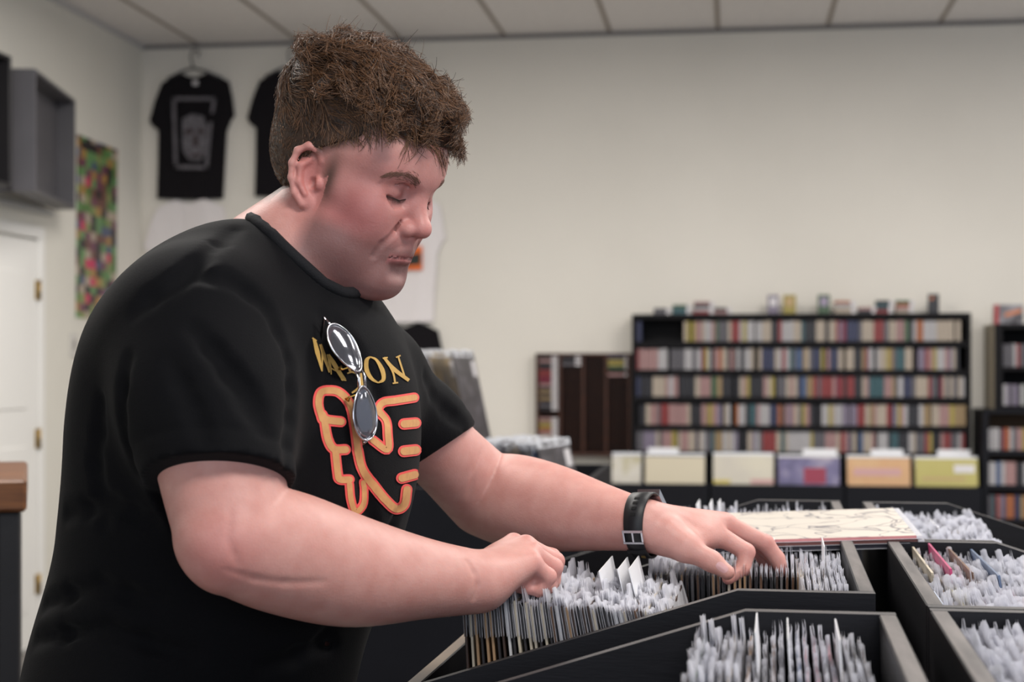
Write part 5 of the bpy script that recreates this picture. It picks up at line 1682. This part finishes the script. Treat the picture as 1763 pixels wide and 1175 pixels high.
for ph in (.55, .75, .95, 1.15):
    hm = MB(); wbox(hm, ph, .0432, .0441, -.0035, .0035, .045); wlink(hm, 'strap_hole', mat('hole_black', srgb(6, 6, 7), rough=.9))
steel = mat('steel', srgb(188, 188, 194), rough=.25, metal=1.0)
bk_ = MB()
for (p0_, d_, s0, s1) in ((1.66, .035, -.0145, .0145), (2.0, .03, -.0145, .0145)): wbox(bk_, p0_, .0435, .0462, s0, s1, d_)
for s0 in (-.0145, .012): wbox(bk_, 1.83, .0435, .0458, s0, s0 + .0025, .20)
wlink(bk_, 'buckle', steel)
pn = MB(); wbox(pn, 1.84, .0436, .0460, -.0012, .0012, .19); wlink(pn, 'buckle_pin', steel)
lp_ = MB(); wbox(lp_, 2.35, .0432, .0450, -.0135, .0135, .07); wlink(lp_, 'strap_keeper', mat('black_rubber', srgb(26, 26, 29)))
gp = MB(); wbox(gp, 2.66, .0425, .0452, .002, .0075, .045); wlink(gp, 'strap_stud', mat('brass', srgb(176, 150, 96)))
cs = MB(); wbox(cs, -.75, .0405, .0500, -.0165, .0165, .34); wlink(cs, 'watch_case', steel)
fc = MB(); wbox(fc, -.75, .0500, .0512, -.013, .013, .26); wlink(fc, 'watch_face', mat('watch_glass', srgb(20, 22, 26), rough=.08))

# sunglasses
SG = props(empty('sunglasses', P(612, 655, 1.78)), 'silver aviator sunglasses with mirrored lenses hooked on his collar', 'sunglasses')
lens_m = mat('mirror_lens', srgb(150, 152, 162), rough=.10, metal=.75)
rim_m = mat('silver_rim', srgb(200, 200, 206), rough=.18, metal=1.0)
def sg(mb, name, m, par=SG):
    o = mb.build(name, m, par); o.matrix_parent_inverse = Matrix.Translation(-SG.location); return o
def lens(c_, top, bot, halfw, depc, taper):
    hit, hn = shirt_hit(*c_)
    dep = (hit - CAM) @ FWD - .020
    s_ = dep / F_PX
    ax_ = np.array([(bot[0] - top[0]) / 2, (bot[1] - top[1]) / 2])
    A = ax_[0] * s_ * RGT - ax_[1] * s_ * UP
    pr_ = np.array([ax_[1], -ax_[0]]); pr_ = pr_ / np.linalg.norm(pr_)
    if pr_[0] < 0: pr_ = -pr_
    B = halfw * s_ * (pr_[0] * RGT - pr_[1] * UP) + depc * FWD
    N = np.cross(A, B); N /= np.linalg.norm(N)
    if N @ FWD > 0: N = -N
    C = P(c_[0], c_[1], dep)
    def pt(r_, th):
        u, v = math.cos(th), math.sin(th)
        return C + A * u * r_ + B * v * r_ * (1 + taper * u) * (1 - .10 * u * u) + N * (.005 * (1 - r_ * r_))
    mb = MB(); bm = mb.bm; rows_ = []
    for r_ in (.25, .5, .75, 1.0): rows_.append([bm.verts.new(Vector(pt(r_, 2 * math.pi * k / 40))) for k in range(40)])
    c0 = bm.verts.new(Vector(pt(0, 0)))
    for k in range(40): bm.faces.new((c0, rows_[0][k], rows_[0][(k + 1) % 40])).smooth = True
    for a, b in zip(rows_, rows_[1:]):
        for k in range(40): bm.faces.new((a[k], b[k], b[(k + 1) % 40], a[(k + 1) % 40])).smooth = True
    bmesh.ops.solidify(bm, geom=bm.faces[:], thickness=.0012)
    sg(mb, 'lens', lens_m)
    rm = MB(); L = [Vector(pt(1.0, 2 * math.pi * k / 48)) for k in range(49)]; rm.tube(L, .0013, 6, cap=False); sg(rm, 'rim', rim_m)
    return pt, N
l1, n1 = lens((594, 599), (570, 560), (619, 640), 17, .020, -.18)
l2, n2 = lens((628, 712), (624, 666), (632, 759), 17, .020, .18)
q = lambda p: Vector(p)
a1, a2 = l1(1, .35), l2(1, math.pi - .35); b1_, b2_ = l1(1, -.45), l2(1, math.pi + .45)
sg(MB().tube([q(a1), q((a1 + a2) / 2 + n1 * .003), q(a2)], .0013, 6), 'bridge', rim_m)
sg(MB().tube([q(b1_), q((b1_ + b2_) / 2 + n1 * .003), q(b2_)], .0013, 6), 'brow_bar', rim_m)
gold = mat('gold_metal', srgb(206, 170, 90), rough=.25, metal=1.0)
for pp_, dr in ((l1(.98, -.75), -1), (l2(.98, math.pi + .75), 1)):
    t0 = np.array(pp_); sg(MB().tube([q(t0), q(t0 - n1 * .006 - RGT * .004), q(t0 - n1 * .008 - RGT * .006 - UP * .003 * dr)], [.0011, .0011, .0035], 7), 'nose_pad', gold)
e1_, e2_ = np.array(l1(1.0, math.pi)), np.array(l2(1.0, 0))
colp = np.array(P(566, 548, 1.80))
h_, _n = shirt_hit(585, 600)
for nm, e_, tip in (('temple', e1_, e1_ - n1 * .006 + UP * .012 - RGT * .004), ):
    sg(MB().tube([q(e_), q(e_ - n1 * .004 + UP * .004), q(tip), q(tip - n1 * .015 - UP * .06)], .0016, 6), nm, rim_m)
sg(MB().tube([q(e2_), q(e2_ - n2 * .005 - UP * .005), q(e2_ - n2 * .010 + UP * .02), q(e2_ - n2 * .012 + UP * .09)], .0016, 6), 'temple', rim_m)

# thumb nail of the far hand
nb = MB(); rows_ = []
nc, na, nbx = np.array([1243.0, 977.5]), np.array([9.5, 7.0]), np.array([-4.6, 6.2])
for r_ in (0, .5, 1.0):
    row = []
    for k in range(20):
        th = 2 * math.pi * k / 20; u, v = math.cos(th), math.sin(th)
        u = math.copysign(abs(u) ** .7, u); v = math.copysign(abs(v) ** .7, v)
        p2 = nc + (na * u + nbx * v) * r_ * .95
        h = BODY_T.ray_cast(Vector(CAM), Vector(P(p2[0], p2[1], 1.0) - CAM).normalized())
        row.append(nb.bm.verts.new(h[0] + h[1] * (.0007 if r_ < 1 else .0001)))
        if r_ == 0: break
    rows_.append(row)
for k in range(20):
    j = (k + 1) % 20
    nb.bm.faces.new((rows_[0][0], rows_[1][k], rows_[1][j])).smooth = True
    nb.bm.faces.new((rows_[1][k], rows_[2][k], rows_[2][j], rows_[1][j])).smooth = True
nb.build('thumb_nail', mat('nail', srgb(206, 160, 160), rough=.22, spec=.6), PERSON)
